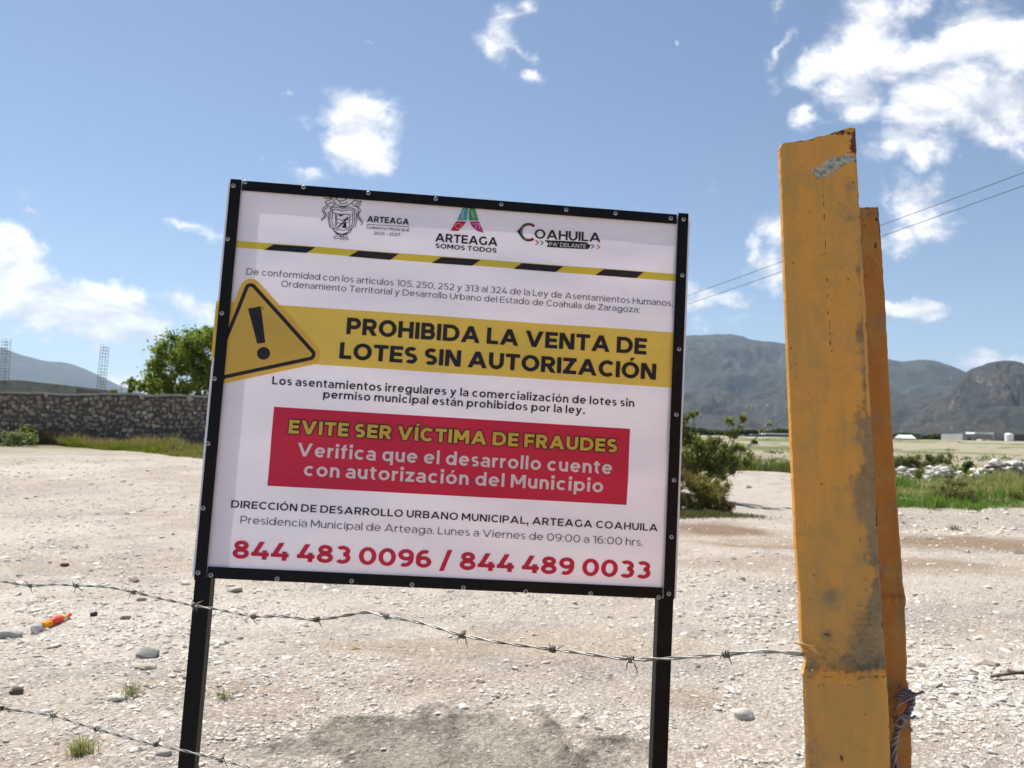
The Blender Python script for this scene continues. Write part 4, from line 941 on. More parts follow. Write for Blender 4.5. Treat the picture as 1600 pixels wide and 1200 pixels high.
def glyph(ch, w):
    g_ = Glyph(w); wh = g_.wh; W_ = .7; base = ch
    acc = {'Á': 'A', 'É': 'E', 'Í': 'I', 'Ó': 'O', 'Ú': 'U', 'á': 'a', 'é': 'e', 'í': 'i', 'ó': 'o', 'ú': 'u'}
    if ch in acc: base = acc[ch]
    c = base
    if c == 'A':
        W_ = 1.0 + w * .5; x = g_.wx(W_ / 2 - w * .5, 1); g_.D(0, 0, W_ / 2 - x / 2, 1); g_.D(W_ - x, 0, W_ / 2 - x / 2, 1); g_.H(.2, W_ * .2, W_ * .8)
    elif c == 'B': W_ = .74 + w * .4; g_.V(0, 0, 1); g_.bowl(w * .9, .5 - wh / 2, 1, W_ - .05); g_.bowl(w * .9, 0, .5 + wh / 2, W_)
    elif c == 'C': W_ = .86 + w * .3; g_.arc(.52, .5, .52, .515, 44, 316, 14)
    elif c == 'D': W_ = .92 + w * .3; g_.V(0, 0, 1); g_.bowl(w * .9, 0, 1, W_)
    elif c == 'E': W_ = .66 + w * .35; g_.V(0, 0, 1); g_.H(0, w * .9, W_); g_.H(1 - wh, w * .9, W_); g_.H(.5 - wh / 2, w * .9, W_ * .93)
    elif c == 'F': W_ = .64 + w * .35; g_.V(0, 0, 1); g_.H(1 - wh, w * .9, W_); g_.H(.45 - wh / 2, w * .9, W_ * .93)
    elif c == 'G': W_ = .92 + w * .3; g_.arc(.52, .5, .52, .515, 44, 325, 14); g_.V(W_ - w * 1.02 - .02, .08, .5)
    elif c == 'H': W_ = .80 + w * .4; g_.V(0, 0, 1); g_.V(W_ - w, 0, 1); g_.H(.5 - wh / 2, w * .9, W_ - w * .9)
    elif c == 'I': W_ = w; g_.V(0, 0, 1)
    elif c == 'L': W_ = .60 + w * .35; g_.V(0, 0, 1); g_.H(0, w * .9, W_)
    elif c == 'M': W_ = .98 + w * .5; g_.V(0, 0, 1); g_.V(W_ - w, 0, 1); g_.D(W_ / 2 - w * .6, .25, 0, 1); g_.D(W_ / 2 - w * .6, .25, W_ - w * 1.2, 1)
    elif c == 'N': W_ = .82 + w * .4; g_.V(0, 0, 1); g_.V(W_ - w, 0, 1); g_.D(W_ - w * 1.25, 0, 0, 1)
    elif c in 'O0' and c == 'O': W_ = 1.06; g_.arc(.53, .5, .53, .515, 0, 360, 20)
    elif c == 'P': W_ = .74 + w * .35; g_.V(0, 0, 1); g_.bowl(w * .9, .32, 1, W_)
    elif c == 'R': W_ = .76 + w * .35; g_.V(0, 0, 1); g_.bowl(w * .9, .34, 1, W_ - .02); x = g_.wx(.22, .38); g_.D(W_ - x + .02, 0, W_ - x - .24, .40)
    elif c == 'S':
        W_ = .66 + w * .35; hb = (1.03 + wh) / 2; r = hb / 2; g_.arc(W_ / 2, 1.015 - r, W_ / 2, r, 38, 270, 11); g_.arc(W_ / 2, -.015 + r, W_ / 2, r, 90, -142, 11)
    elif c == 'T': W_ = .76 + w * .3; g_.H(1 - wh, 0, W_); g_.V(W_ / 2 - w / 2, 0, 1)
    elif c == 'U': W_ = .78 + w * .4; r = W_ / 2; g_.V(0, r * .95, 1); g_.V(W_ - w, r * .95, 1); g_.arc(r, r * .98 - .01, r, r, 180, 360, 10)
    elif c == 'V': W_ = 1.0 + w * .4; x = g_.wx(W_ / 2, 1); g_.D(W_ / 2 - x / 2, 0, 0, 1); g_.D(W_ / 2 - x / 2, 0, W_ - x, 1)
    elif c == 'Z': W_ = .72 + w * .3; g_.H(0, 0, W_); g_.H(1 - wh, 0, W_); x = g_.wx(W_, 1); g_.D(0, wh * .5, W_ - x * .95, 1 - wh * .5)
    elif c in 'abdegpqo':
        r = XH / 2 + .01; W_ = .70 if c == 'o' else .68 + w * .3; 
        if c == 'o': W_ = 2 * r + .02; g_.arc(W_ / 2, XH / 2, W_ / 2, r, 0, 360, 16)
        elif c == 'e': W_ = 2 * r; g_.arc(r, XH / 2, r, r, 2, 318, 15); g_.H(XH / 2 - wh * .42, w * .6, W_ - w * .25, wh * .85)
        elif c == 'a':
            W_ = .62 + w * .2; g_.arc(W_ / 2 - .01, XH - .27, W_ / 2 + .01, .28, 0, 150, 8); g_.V(W_ - w, 0, XH - .25); g_.arc(W_ / 2 - .03, .225, W_ / 2 - .03 + w * .2, .235, 90, 290, 9, w * .88); g_.H(.46 - wh * .85, W_ / 2 - .05, W_ - w * .5, wh * .8); g_.H(-.01, W_ / 2 - .04, W_ * .66, wh * .8)
        else:
            W_ = 2 * r + .03; left = c in 'bp'
            g_.arc(W_ - r if left else r, XH / 2, r, r, 0, 360, 16)
            if c == 'b': g_.V(0, 0, AS)
            if c == 'p': g_.V(0, DS, XH)
            if c == 'd': g_.V(W_ - w, 0, AS)
            if c == 'q': g_.V(W_ - w, DS, XH)
            if c == 'g': g_.V(W_ - w, .0, XH); g_.arc(W_ / 2 - .02, .06, W_ / 2 + .02, .34, 0, -148, 7)
    elif c == 'c': r = XH / 2 + .01; W_ = 2 * r - .05; g_.arc(r, XH / 2, r, r, 46, 314, 13)
    elif c == 'f': W_ = .40 + w * .3; g_.V(.10, 0, .80); g_.arc(.10 + .27, .78, .27, .29, 180, 88, 5); g_.H(.62, 0, W_, wh * .9)
    elif c == 'h': W_ = .60 + w * .4; g_.V(0, 0, AS); g_.arc(W_ / 2, XH - W_ / 2 + .0, W_ / 2, W_ / 2 + .01, 180, 0, 9); g_.V(W_ - w, 0, XH - W_ / 2 + .02)
    elif c == 'i': W_ = w * 1.1; g_.V(w * .05, 0, XH)
    elif c == 'l': W_ = w; g_.V(0, 0, AS)
    elif c == 'm':
        W_ = 1.06 + w * .6; h = (W_ + w) / 2; g_.V(0, 0, XH)
        for x0 in (0, h - w): g_.arc(x0 + h / 2, XH - h / 2 * .9, h / 2, h / 2 * .9 + .01, 180, 0, 8); g_.V(x0 + h - w, 0, XH - h / 2 * .85)
    elif c == 'n': W_ = .60 + w * .4; g_.V(0, 0, XH); g_.arc(W_ / 2, XH - W_ / 2, W_ / 2, W_ / 2 + .01, 180, 0, 9); g_.V(W_ - w, 0, XH - W_ / 2 + .02)
    elif c == 'r': W_ = .36 + w * .3; g_.V(0, 0, XH); g_.arc(W_ + .01, XH - .34, W_ + .01, .35, 180, 92, 5)
    elif c == 's': W_ = .50 + w * .3; hb = (XH + .02 + wh) / 2; r = hb / 2; g_.arc(W_ / 2, XH + .01 - r, W_ / 2, r, 40, 270, 9, w * .9); g_.arc(W_ / 2, -.01 + r, W_ / 2, r, 90, -142, 9, w * .9)
    elif c == 't': W_ = .40 + w * .3; g_.V(.10, .22, .94); g_.arc(.10 + .25, .24, .25, .25, 180, 285, 5); g_.H(.62, 0, W_, wh * .9)
    elif c == 'u': W_ = .60 + w * .4; g_.V(0, W_ / 2 - .02, XH); g_.arc(W_ / 2, W_ / 2, W_ / 2, W_ / 2 + .01, 180, 360, 9); g_.V(W_ - w, 0, XH)
    elif c == 'v': W_ = .68 + w * .4; x = g_.wx(W_ / 2, XH); g_.D(W_ / 2 - x / 2, 0, 0, XH); g_.D(W_ / 2 - x / 2, 0, W_ - x, XH)
    elif c == 'y': W_ = .68 + w * .4; x = g_.wx(W_ / 2, XH); g_.D(W_ / 2 - x / 2, 0, 0, XH); g_.D(W_ / 2 - x * .75 - .14, DS, W_ - x, XH); g_.H(DS, .02, W_ / 2 - .1, wh * .9)
    elif c == 'z': W_ = .56 + w * .3; g_.H(0, 0, W_); g_.H(XH - wh, 0, W_); x = g_.wx(W_, XH); g_.D(0, wh * .5, W_ - x * .95, XH - wh * .5)
    elif c == '0': W_ = .82 + w * .3; g_.arc(W_ / 2, .5, W_ / 2, .515, 0, 360, 18)
    elif c == '1': W_ = .32 + w * .6; g_.V(W_ - w, 0, 1); g_.H(1 - wh, 0, W_ - w * .5)
    elif c == '2': W_ = .70 + w * .3; g_.arc(W_ / 2 - .01, .70, W_ / 2 - .03, .315, 155, -32, 9); g_.H(0, 0, W_); x = g_.wx(.5, .5); g_.D(.02, wh * .6, W_ - x - .03, .56)
    elif c == '3': W_ = .70 + w * .3; g_.arc(W_ / 2 - .03, .705, W_ / 2 + .0, .31, 140, -80, 9); g_.arc(W_ / 2 - .02, .325, W_ / 2 + .02, .34, 85, -142, 11)
    elif c == '4': W_ = .84 + w * .2; g_.H(.19, 0, W_); g_.V(W_ * .62, 0, .52); x = g_.wx(.5, .8); g_.D(0, .24, W_ * .60 - x * .55, 1)
    elif c == '5': W_ = .70 + w * .3; g_.H(1 - wh, .10, W_ - .05); g_.V(.09, .50, 1, w * .9); g_.arc(W_ / 2 - .02, .32, W_ / 2 + .02, .335, 112, -140, 12)
    elif c in '69':
        W_ = .74 + w * .3; r = .335; g_.arc(W_ / 2, r - .01, W_ / 2, r, 0, 360, 14); g_.arc(W_ * .56, .5, W_ * .56, .515, 62, 190, 8)
        if c == '9': g_.q = [[[(W_ - x, 1 - y) for x, y in p] for p in st] for st in g_.q]
    elif c == '7': W_ = .74 + w * .2; g_.H(1 - wh, 0, W_); x = g_.wx(.45, 1); g_.D(W_ * .20, 0, W_ - x, 1 - wh * .5)
    elif c == '8': W_ = .76 + w * .3; g_.arc(W_ / 2, .735, W_ / 2 - .05, .28, 0, 360, 13); g_.arc(W_ / 2, .29, W_ / 2, .305, 0, 360, 14)
    elif c == '.': W_ = w * 1.15; g_.V(0, 0, w * 1.15, w * 1.15)
    elif c == ',': W_ = w * 1.15; g_.V(0, 0, w * 1.15, w * 1.15); g_.poly([(w * .35, .02), (w * 1.1, .02), (w * .75, -w * 1.1), (w * .2, -w * 1.1)])
    elif c == ':': W_ = w * 1.15; g_.V(0, 0, w * 1.15, w * 1.15); g_.V(0, XH - w * 1.15, XH, w * 1.15)
    elif c == '/': W_ = .62; x = w; g_.D(0, -.14, W_ - x, 1.08, .95)
    elif c == '~': W_ = .55; g_.arc(.14, .38, .15, .13, 180, 0, 5, w * .8); g_.arc(.38, .40, .15, .13, 180, 360, 5, w * .8)
    elif c == "'": W_ = w; g_.V(0, .68, 1.02, w * .85)
    elif c == ' ': W_ = .27
    if ch in acc:
        y = 1.08 if ch.isupper() else XH + .10; m_ = W_ / 2; g_.q.append([[(m_ - w * .30, y), (m_ + w * .35, y), (m_ + w * .95, y + .20), (m_ + w * .05, y + .20)]])
    if ch == 'i': g_.V(w * -.02, XH + .10, XH + .10 + w * 1.1, w * 1.14)
    return g_.q, W_
def text_px(name, s, p0, p1, cap, w, m_, off=.0021, track=.11, grow=None):
    a, b = uv(*p0), uv(*p1); capm = abs((uv(p0[0], p0[1] - cap) - a)[1]); capm = (capm + abs((uv(p1[0], p1[1] - cap) - b)[1])) / 2
    x = 0; items = []
    for i, ch in enumerate(s):
        q, W_ = glyph(ch, w); items.append((x, q)); x += W_ + (track if ch != ' ' else .04)
    total = x - track; d = b - a; L = np.linalg.norm(d); d = d / L; n_ = np.array([d[1], -d[0]]); sx_ = L / total
    k = Ink()
    offs = [(0, 0)] if grow is None else [(grow * math.cos(t), grow * math.sin(t)) for t in np.linspace(0, 2 * math.pi, 8, endpoint=False)]
    for oi, (ox, oy) in enumerate(offs):
        for (x0, q) in items:
            for li, st in enumerate(q):
                for poly in st:
                    k.poly([a + d * (x0 + px_) * sx_ + n_ * py_ * capm + d * ox * capm + n_ * oy * capm for px_, py_ in poly], off + li * .00003 + oi * .0001)
            if cap > 22 and grow is None and q: k.build(name, m_); k = Ink()
    return k.build(name, m_) if k.P else None
Y0, Y1, Y2 = .0007, .0021, .0028
# bands
def wrapband(name, c4, m_): return sheet_px(name, c4, Y0, m_, (90, 14))
wrapband('yellow_band', [(350, 470.5), (1056, 520), (1051, 606), (347, 560)], M['ink_yellow'])
sheet_px('hazard_tape', [(368, 376), (1060, 428.5), (1059, 439.5), (366, 386.5)], Y0, M['ink_hazard'], (90, 3))
for q in [[(428, 382), (493, 386.7), (479, 395.8), (412.5, 390.7)], [(560, 391.8), (623, 396.5), (609.5, 406), (545, 400.9)], [(690, 401.8), (751, 406.3), (737.5, 415.6), (674.5, 410.8)], [(816, 411.2), (880.5, 416), (868, 425.2), (802, 420.4)], [(944, 420.8), (1005.5, 425.4), (994, 434.6), (930, 429.9)]]:
    c4 = [uv(*p) for p in q]; k = Ink()
    for j in range(3): k.poly([c4[0] + (c4[1] - c4[0]) * j / 3, c4[0] + (c4[1] - c4[0]) * (j + 1) / 3, c4[3] + (c4[2] - c4[3]) * (j + 1) / 3, c4[3] + (c4[2] - c4[3]) * j / 3], Y1)
    k.build('hazard_stripe', M['ink_dark'])
sheet_px('red_panel', [(428, 635.5), (985, 670), (979, 789), (417.5, 759)], Y0, M['ink_red'], (70, 20))
# printed colours carried round the wrapped edges
for nm, q, m_ in (('yellow_band_edge', [uv(350, 470.5), uv(347, 560)], M['ink_yellow']),):
    v0_, v1_ = q[0][1], q[1][1]
    P = S3(*np.meshgrid([-.0078, -.0076], [v0_, v1_]), 0); 
    V = np.array([S3(np.array(-.0077), np.array(v), o_) for v in (v0_, v1_) for o_ in (.0008, -.03)] + [S3(np.array(.004), np.array(v), .0009) for v in (v0_, v1_)]).reshape(-1, 3) - SO
    obj(nm, make_mesh(nm, V, [(0, 1, 3, 2), (4, 0, 2, 5)], m_), banner)
# warning triangle
A_, B_, C_ = uv(392, 452), uv(484, 554), uv(337, 587)
k = Ink(); ctr = (A_ + B_ + C_) / 3
def tri_sheet(name, a, b, c, off, m_, n=12): return gridsheet(name, [a, a, b, c], off, m_, (n, n))
def offset_tri(a, b, c, d):
    pts = [a, b, c]; out = []
    for i in range(3):
        p, q, r_ = pts[i - 1], pts[i], pts[(i + 1) % 3]; u1 = (q - p) / np.linalg.norm(q - p); u2 = (q - r_) / np.linalg.norm(q - r_); s_ = u1 + u2; s_ = s_ / np.linalg.norm(s_)
        half = math.acos(np.clip(u1 @ u2, -1, 1)) / 2; out.append(q + s_ * d / math.sin(half))
    return out
def rounded_tri(name, a, b, c, rad_, off, m_):
    k = Ink(); pts = [a, b, c]; cc = (a + b + c) / 3; outl = []
    for i in range(3):
        p, q, r_ = pts[i - 1], pts[i], pts[(i + 1) % 3]; d1 = (q - p) / np.linalg.norm(q - p); d2 = (r_ - q) / np.linalg.norm(r_ - q)
        n1_ = np.array([d1[1], -d1[0]]); n2_ = np.array([d2[1], -d2[0]])
        if n1_ @ (q - cc) < 0: n1_ = -n1_
        if n2_ @ (q - cc) < 0: n2_ = -n2_
        for t in np.linspace(0, 1, 7):
            n_ = n1_ * (1 - t) + n2_ * t; n_ = n_ / np.linalg.norm(n_); outl.append(q + n_ * rad_)
        nx = pts[(i + 1) % 3]
        for t in np.linspace(.1, .9, 9): outl.append(q + (nx - q) * t + n2_ * rad_)
    for ring in range(5):
        s0, s1 = 1 - ring / 5, 1 - (ring + 1) / 5
        for j in range(len(outl)):
            p, q = outl[j], outl[(j + 1) % len(outl)]; P4 = [cc + (p - cc) * s0, cc + (q - cc) * s0, cc + (q - cc) * s1, cc + (p - cc) * s1]
            k.poly(P4 if ring < 4 else P4[:3], off)
    return k.build(name, m_)
C_ = uv(338, 585)
rounded_tri('triangle_border', A_, B_, C_, 16.0 * PXM, Y1, M['ink_amber'])
rounded_tri('triangle_outline', A_, B_, C_, 9.2 * PXM, Y1 + .0004, M['ink_dark'])
rounded_tri('triangle_field', A_, B_, C_, 3.6 * PXM, Y1 + .0008, M['ink_amber'])
k = Ink(); q = [uv(*p) for p in [(387.5, 482.3), (407.3, 478.3), (415.2, 535.5), (402.6, 537.4)]]
for j in range(4): k.poly([q[0] + (q[3] - q[0]) * j / 4, q[1] + (q[2] - q[1]) * j / 4, q[1] + (q[2] - q[1]) * (j + 1) / 4, q[0] + (q[3] - q[0]) * (j + 1) / 4], Y1 + .0013)
disc_uv(k, uv(412.5, 552.5), 9.6 * PXM, Y1 + .0013, 24); k.build('exclamation_mark', M['ink_dark'])
# text
TX = [('municipality_text', 'ARTEAGA', (573.4, 346.9), (638.9, 351.8), 9.6, .23, 'dark', .10), ('council_text', 'Gobierno Municipal', (572.8, 357.8), (638.9, 362.7), 5.0, .15, 'dark', .14),
 ('term_text', '2025 ~ 2027', (583.7, 366.9), (625.3, 369.9), 4.7, .16, 'dark', .14), ('slogan_name_text', 'ARTEAGA', (679.8, 377.8), (777.2, 384.4), 13.2, .22, 'dark', .10), ('slogan_text', 'SOMOS TODOS', (680.3, 387.9), (775.8, 395), 7.3, .22, 'dark', .12),
 ('state_text', 'OAHUILA', (835, 372.6), (938, 378.6), 14.5, .20, 'dark', .10),
 ('law_text', 'De conformidad con los artículos 105, 250, 252 y 313 al 324 de la Ley de Asentamientos Humanos,', (385, 429.5), (1051, 479), 9.8, .125, 'grey', .15),
 ('law_text', 'Ordenamiento Territorial y Desarrollo Urbano del Estado de Coahuila de Zaragoza:', (439.5, 448.3), (999, 489), 9.6, .125, 'grey', .15),
 ('heading_letter', 'PROHIBIDA LA VENTA DE', (541, 522), (1009.5, 554.5), 25.5, .25, 'dark', .10), ('heading_letter', 'LOTES SIN AUTORIZACIÓN', (530, 560.5), (1024.5, 593.7), 25.5, .25, 'dark', .10),
 ('notice_text', 'Los asentamientos irregulares y la comercialización de lotes sin', (425, 600.5), (990.7, 636), 12.4, .19, 'dark', .16), ('notice_text', 'permiso municipal están prohibidos por la ley.', (504.5, 621.8), (913.7, 647.2), 12.2, .19, 'dark', .16),
 ('advice_text', 'Verifica que el desarrollo cuente', (464, 712.5), (956, 741), 20.5, .21, 'white', .16), ('advice_text', 'con autorización del Municipio', (474, 743.2), (942, 769.4), 20.5, .21, 'white', .16),
 ('department_text', 'DIRECCIÓN DE DESARROLLO URBANO MUNICIPAL, ARTEAGA COAHUILA', (361, 793), (1027, 830), 11.4, .19, 'dark', .16),
 ('address_text', 'Presidencia Municipal de Arteaga. Lunes a Viernes de 09:00 a 16:00 hrs.', (375.5, 817.6), (1004, 852.8), 11.6, .12, 'grey', .15),
 ('phone_digit', '844 483 0096 / 844 489 0033', (362.5, 872), (1016, 904.5), 27.5, .24, 'digits', .10)]
for nm, s_, a, b, cp_, w, c, tr in TX: text_px(nm, s_, a, b, cp_, w, M['ink_' + c], track=tr)
text_px('alert_text_outline', 'EVITE SER VÍCTIMA DE FRAUDES', (451, 677), (964, 707), 21, .26, M['ink_dark'], Y1, .14, .075)
text_px('alert_text', 'EVITE SER VÍCTIMA DE FRAUDES', (451, 677), (964, 707), 21, .26, M['ink_gold'], Y1 + .0012, .14)
# emblem of the municipality, line drawing (pixel sketch at 4x scale from 340,270)
def e(*pts): return [uv(340 + x / 4, 270 + y / 4) for x, y in pts]
k = Ink(); w1 = 1.05 * PXM
SK = [[(705, 238), (700, 300), (712, 345), (745, 375), (775, 385), (810, 375), (845, 345), (858, 300), (855, 238)], [(718, 245), (714, 300), (725, 340), (750, 362)], [(842, 245), (846, 300), (836, 340), (812, 362)],
 [(738, 258), (738, 335), (755, 355), (790, 362), (825, 340), (828, 262), (738, 258)], [(745, 265), (745, 330)], [(738, 258), (722, 248), (708, 225)], [(705, 238), (735, 228), (780, 240), (830, 232), (858, 238)], [(700, 226), (730, 215), (780, 224), (835, 220), (862, 232)],
 [(665, 160), (690, 165), (712, 158), (705, 172), (680, 178), (672, 190), (690, 200), (712, 185), (735, 200), (715, 215), (690, 212), (680, 195)], [(712, 158), (735, 190), (752, 207), (785, 212), (815, 208), (838, 190), (858, 172)],
 [(858, 172), (880, 182), (898, 178), (890, 195), (870, 190), (862, 205), (880, 212), (895, 200)], [(840, 192), (855, 210), (885, 220)], [(735, 170), (750, 155), (790, 152), (806, 165), (790, 176), (760, 178), (742, 165)], [(760, 180), (770, 195), (800, 196), (812, 182)], [(752, 205), (770, 215), (800, 216), (815, 208)],
 [(682, 208), (662, 220), (655, 235), (662, 250), (672, 262), (664, 280), (648, 290), (652, 305)], [(690, 218), (672, 228), (665, 240), (676, 254), (680, 268), (668, 286), (655, 296)],
 [(880, 222), (895, 235), (886, 252), (880, 268), (890, 284), (904, 300), (906, 318), (895, 330)], [(870, 232), (884, 244), (874, 262), (876, 280), (890, 296), (897, 312)],
 [(722, 345), (730, 368), (752, 382), (748, 395), (725, 402), (730, 412), (755, 410), (778, 395), (800, 412), (815, 418), (812, 405), (800, 398), (806, 385), (830, 372), (840, 350)], [(750, 382), (775, 402), (800, 385)], [(735, 380), (770, 390), (812, 380)], [(765, 420), (780, 408), (795, 424)],
 [(692, 245), (692, 300), (704, 345)], [(868, 245), (870, 300), (858, 345)], [(750, 290), (775, 300), (800, 290), (822, 300)], [(748, 312), (778, 320), (818, 312)]]
for i, s_ in enumerate(SK): stroke_uv(k, e(*s_), w1, Y1 + (i % 6) * .00009)
k.poly(e((752, 262), (790, 266), (768, 276)), Y1 + .0008); k.poly(e((776, 346), (800, 300), (808, 346)), Y1 + .0008); k.poly(e((750, 340), (815, 275), (820, 283), (755, 347)), Y1 + .0009)
k.build('municipal_emblem', M['ink_dark'])
k = Ink(); stroke_uv(k, [uv(572.8, 350.8), uv(639.5, 355.4)], .9 * PXM, Y1); k.build('emblem_rule', M['ink_dark'])
# letter A logo in four colours
def e2(*pts): return [uv(490 + x / 3.478, 300 + y / 3.478) for x, y in pts]
LG = [('teal', [(812, 84), (840, 86), (834, 156), (780, 154)]), ('green', [(845, 86), (876, 89), (896, 156), (842, 156)]), ('crimson', [(776, 160), (832, 161), (806, 192), (784, 214), (744, 211)]), ('magenta', [(846, 162), (898, 161), (925, 223), (890, 214), (862, 190)])]
for c, p in LG: k = Ink(); k.poly(e2(*p), Y1); k.build('logo_' + {'teal': 'teal_part', 'green': 'green_part', 'crimson': 'red_part', 'magenta': 'magenta_part'}[c], M['ink_' + c])
k = Ink(); w_ = .55 * PXM
for s_ in [[(824, 90), (808, 120), (812, 150)], [(800, 110), (815, 130), (792, 150)], [(850, 95), (862, 125), (872, 154)], [(870, 100), (858, 110), (874, 120), (862, 132), (882, 140)], [(864, 172), (880, 176), (884, 200)], [(884, 170), (898, 178), (904, 205)], [(895, 172), (908, 190)]]: stroke_uv(k, e2(*s_), w_, Y1 + .0006)
stroke_uv(k, [uv(490 + (788 + 17 * math.cos(t)) / 3.478, 300 + (187 + 15 * math.sin(t)) / 3.478) for t in np.linspace(0, 6.28, 14)], w_, Y1 + .0006); k.build('logo_line_motifs', M['ink_white'])
# big C of the state logo
cc = uv(826, 363); k = Ink(); g_ = Glyph(.30); g_.arc(0, 0, 1, 1, 50, 310, 16); rr = 14.6 * PXM
for q_ in g_.q[0]: k.poly([cc + np.array([x * rr, -y * rr]) for x, y in q_], Y1)
k.poly([cc + np.array([x * rr, -y * rr]) for x, y in [(-.80, .5), (-.86, -.5), (-1.28, 0)]], Y1 + .0003); k.build('state_logo_letter', M['ink_dark'])
for i, (a0, a1, c) in enumerate([(62, 92, 'crimson'), (98, 128, 'green'), (134, 160, 'orange'), (166, 196, 'teal'), (202, 228, 'green'), (234, 262, 'orange'), (268, 298, 'crimson')]):
    g_ = Glyph(.085); g_.arc(0, 0, .885, .885, a0, a1, 3); k = Ink()
    for q_ in g_.q[0]: k.poly([cc + np.array([x * rr, -y * rr]) for x, y in q_], Y1 + .0006)
    k.build('logo_colour_segment', M['ink_' + c])
k = Ink(); P_ = e2((1252, 262), (1330, 265), (1405, 269), (1480, 274), (1506, 293), (1490, 312), (1415, 308), (1340, 303), (1266, 298), (1277, 280)); cc2 = e2((1380, 287))[0]
for i in range(len(P_)): k.poly([cc2, P_[i], P_[(i + 1) % len(P_)]], Y1)
k.build('slogan_pill', M['ink_dark'])
text_px('slogan_pill_text', "PA' DELANTE", (858, 384.3), (915.5, 388.3), 5.9, .18, M['ink_white'], Y1 + .0009, .12)
for x0, y0, c in [(1203, 262, 'crimson'), (1229, 264, 'green'), (1504, 284, 'blue'), (1535, 287, 'orange')]:
    k = Ink(); k.poly(e2((x0, y0), (x0 + 9, y0), (x0 + 23, y0 + 13), (x0 + 14, y0 + 13)), Y1); k.poly(e2((x0 + 14, y0 + 13.2), (x0 + 23, y0 + 13.2), (x0 + 8, y0 + 25), (x0 - 1, y0 + 25)), Y1); k.build('chevron', M['ink_' + c])
# screws
SC = [(384, 286), (475, 294), (576, 303), (681, 312), (783, 320.5), (884, 329), (961, 334.5), (1047, 342.3), (366, 291.5), (357, 374.5), (348, 490), (336.5, 592), (326.5, 693), (319, 793.5), (311, 894), (1067, 344), (1065, 431), (1060, 546), (1055.5, 648), (1052, 750), (1048, 838.5), (1044, 927),
      (331, 898), (434, 903.5), (550, 907), (644, 912.5), (724, 917.5), (821, 923.5), (922, 926.5), (1028, 932.5)]
M['socket'] = mat('screw socket', (.05, .05, .05), .6)
def screw_mesh():
    V = [(0, 0, .0042)]; Fq = []
    rings = [(.0016, .0040), (.0034, .0036), (.0046, .0026), (.0052, .0010), (.0070, .0008), (.0070, -.0005)]
    for r_, z in rings: V += [(r_ * math.cos(a), r_ * math.sin(a), z) for a in np.linspace(0, 2 * math.pi, 12, endpoint=False)]
    Fq += [(0, 1 + i, 1 + (i + 1) % 12) for i in range(12)]
    for j in range(5): Fq += [(1 + j * 12 + i, 1 + (j + 1) * 12 + i, 1 + (j + 1) * 12 + (i + 1) % 12, 1 + j * 12 + (i + 1) % 12) for i in range(12)]
    me = make_mesh('screw', np.array(V) * np.array([.85, .85, .55]), Fq, [M['zinc'], M['socket']], None, True); me.polygons.foreach_set('material_index', np.array([1] * 24 + [0] * (len(Fq) - 24), np.int32)); return me
scm = screw_mesh(); qn = Vector(SNn).to_track_quat('Z', 'Y')
for x, y in SC:
    a = uv(x, y); o = obj('screw', scm, sign, S3(a[0], a[1], .0078) - SO); o.rotation_mode = 'QUATERNION'; o.rotation_quaternion = qn

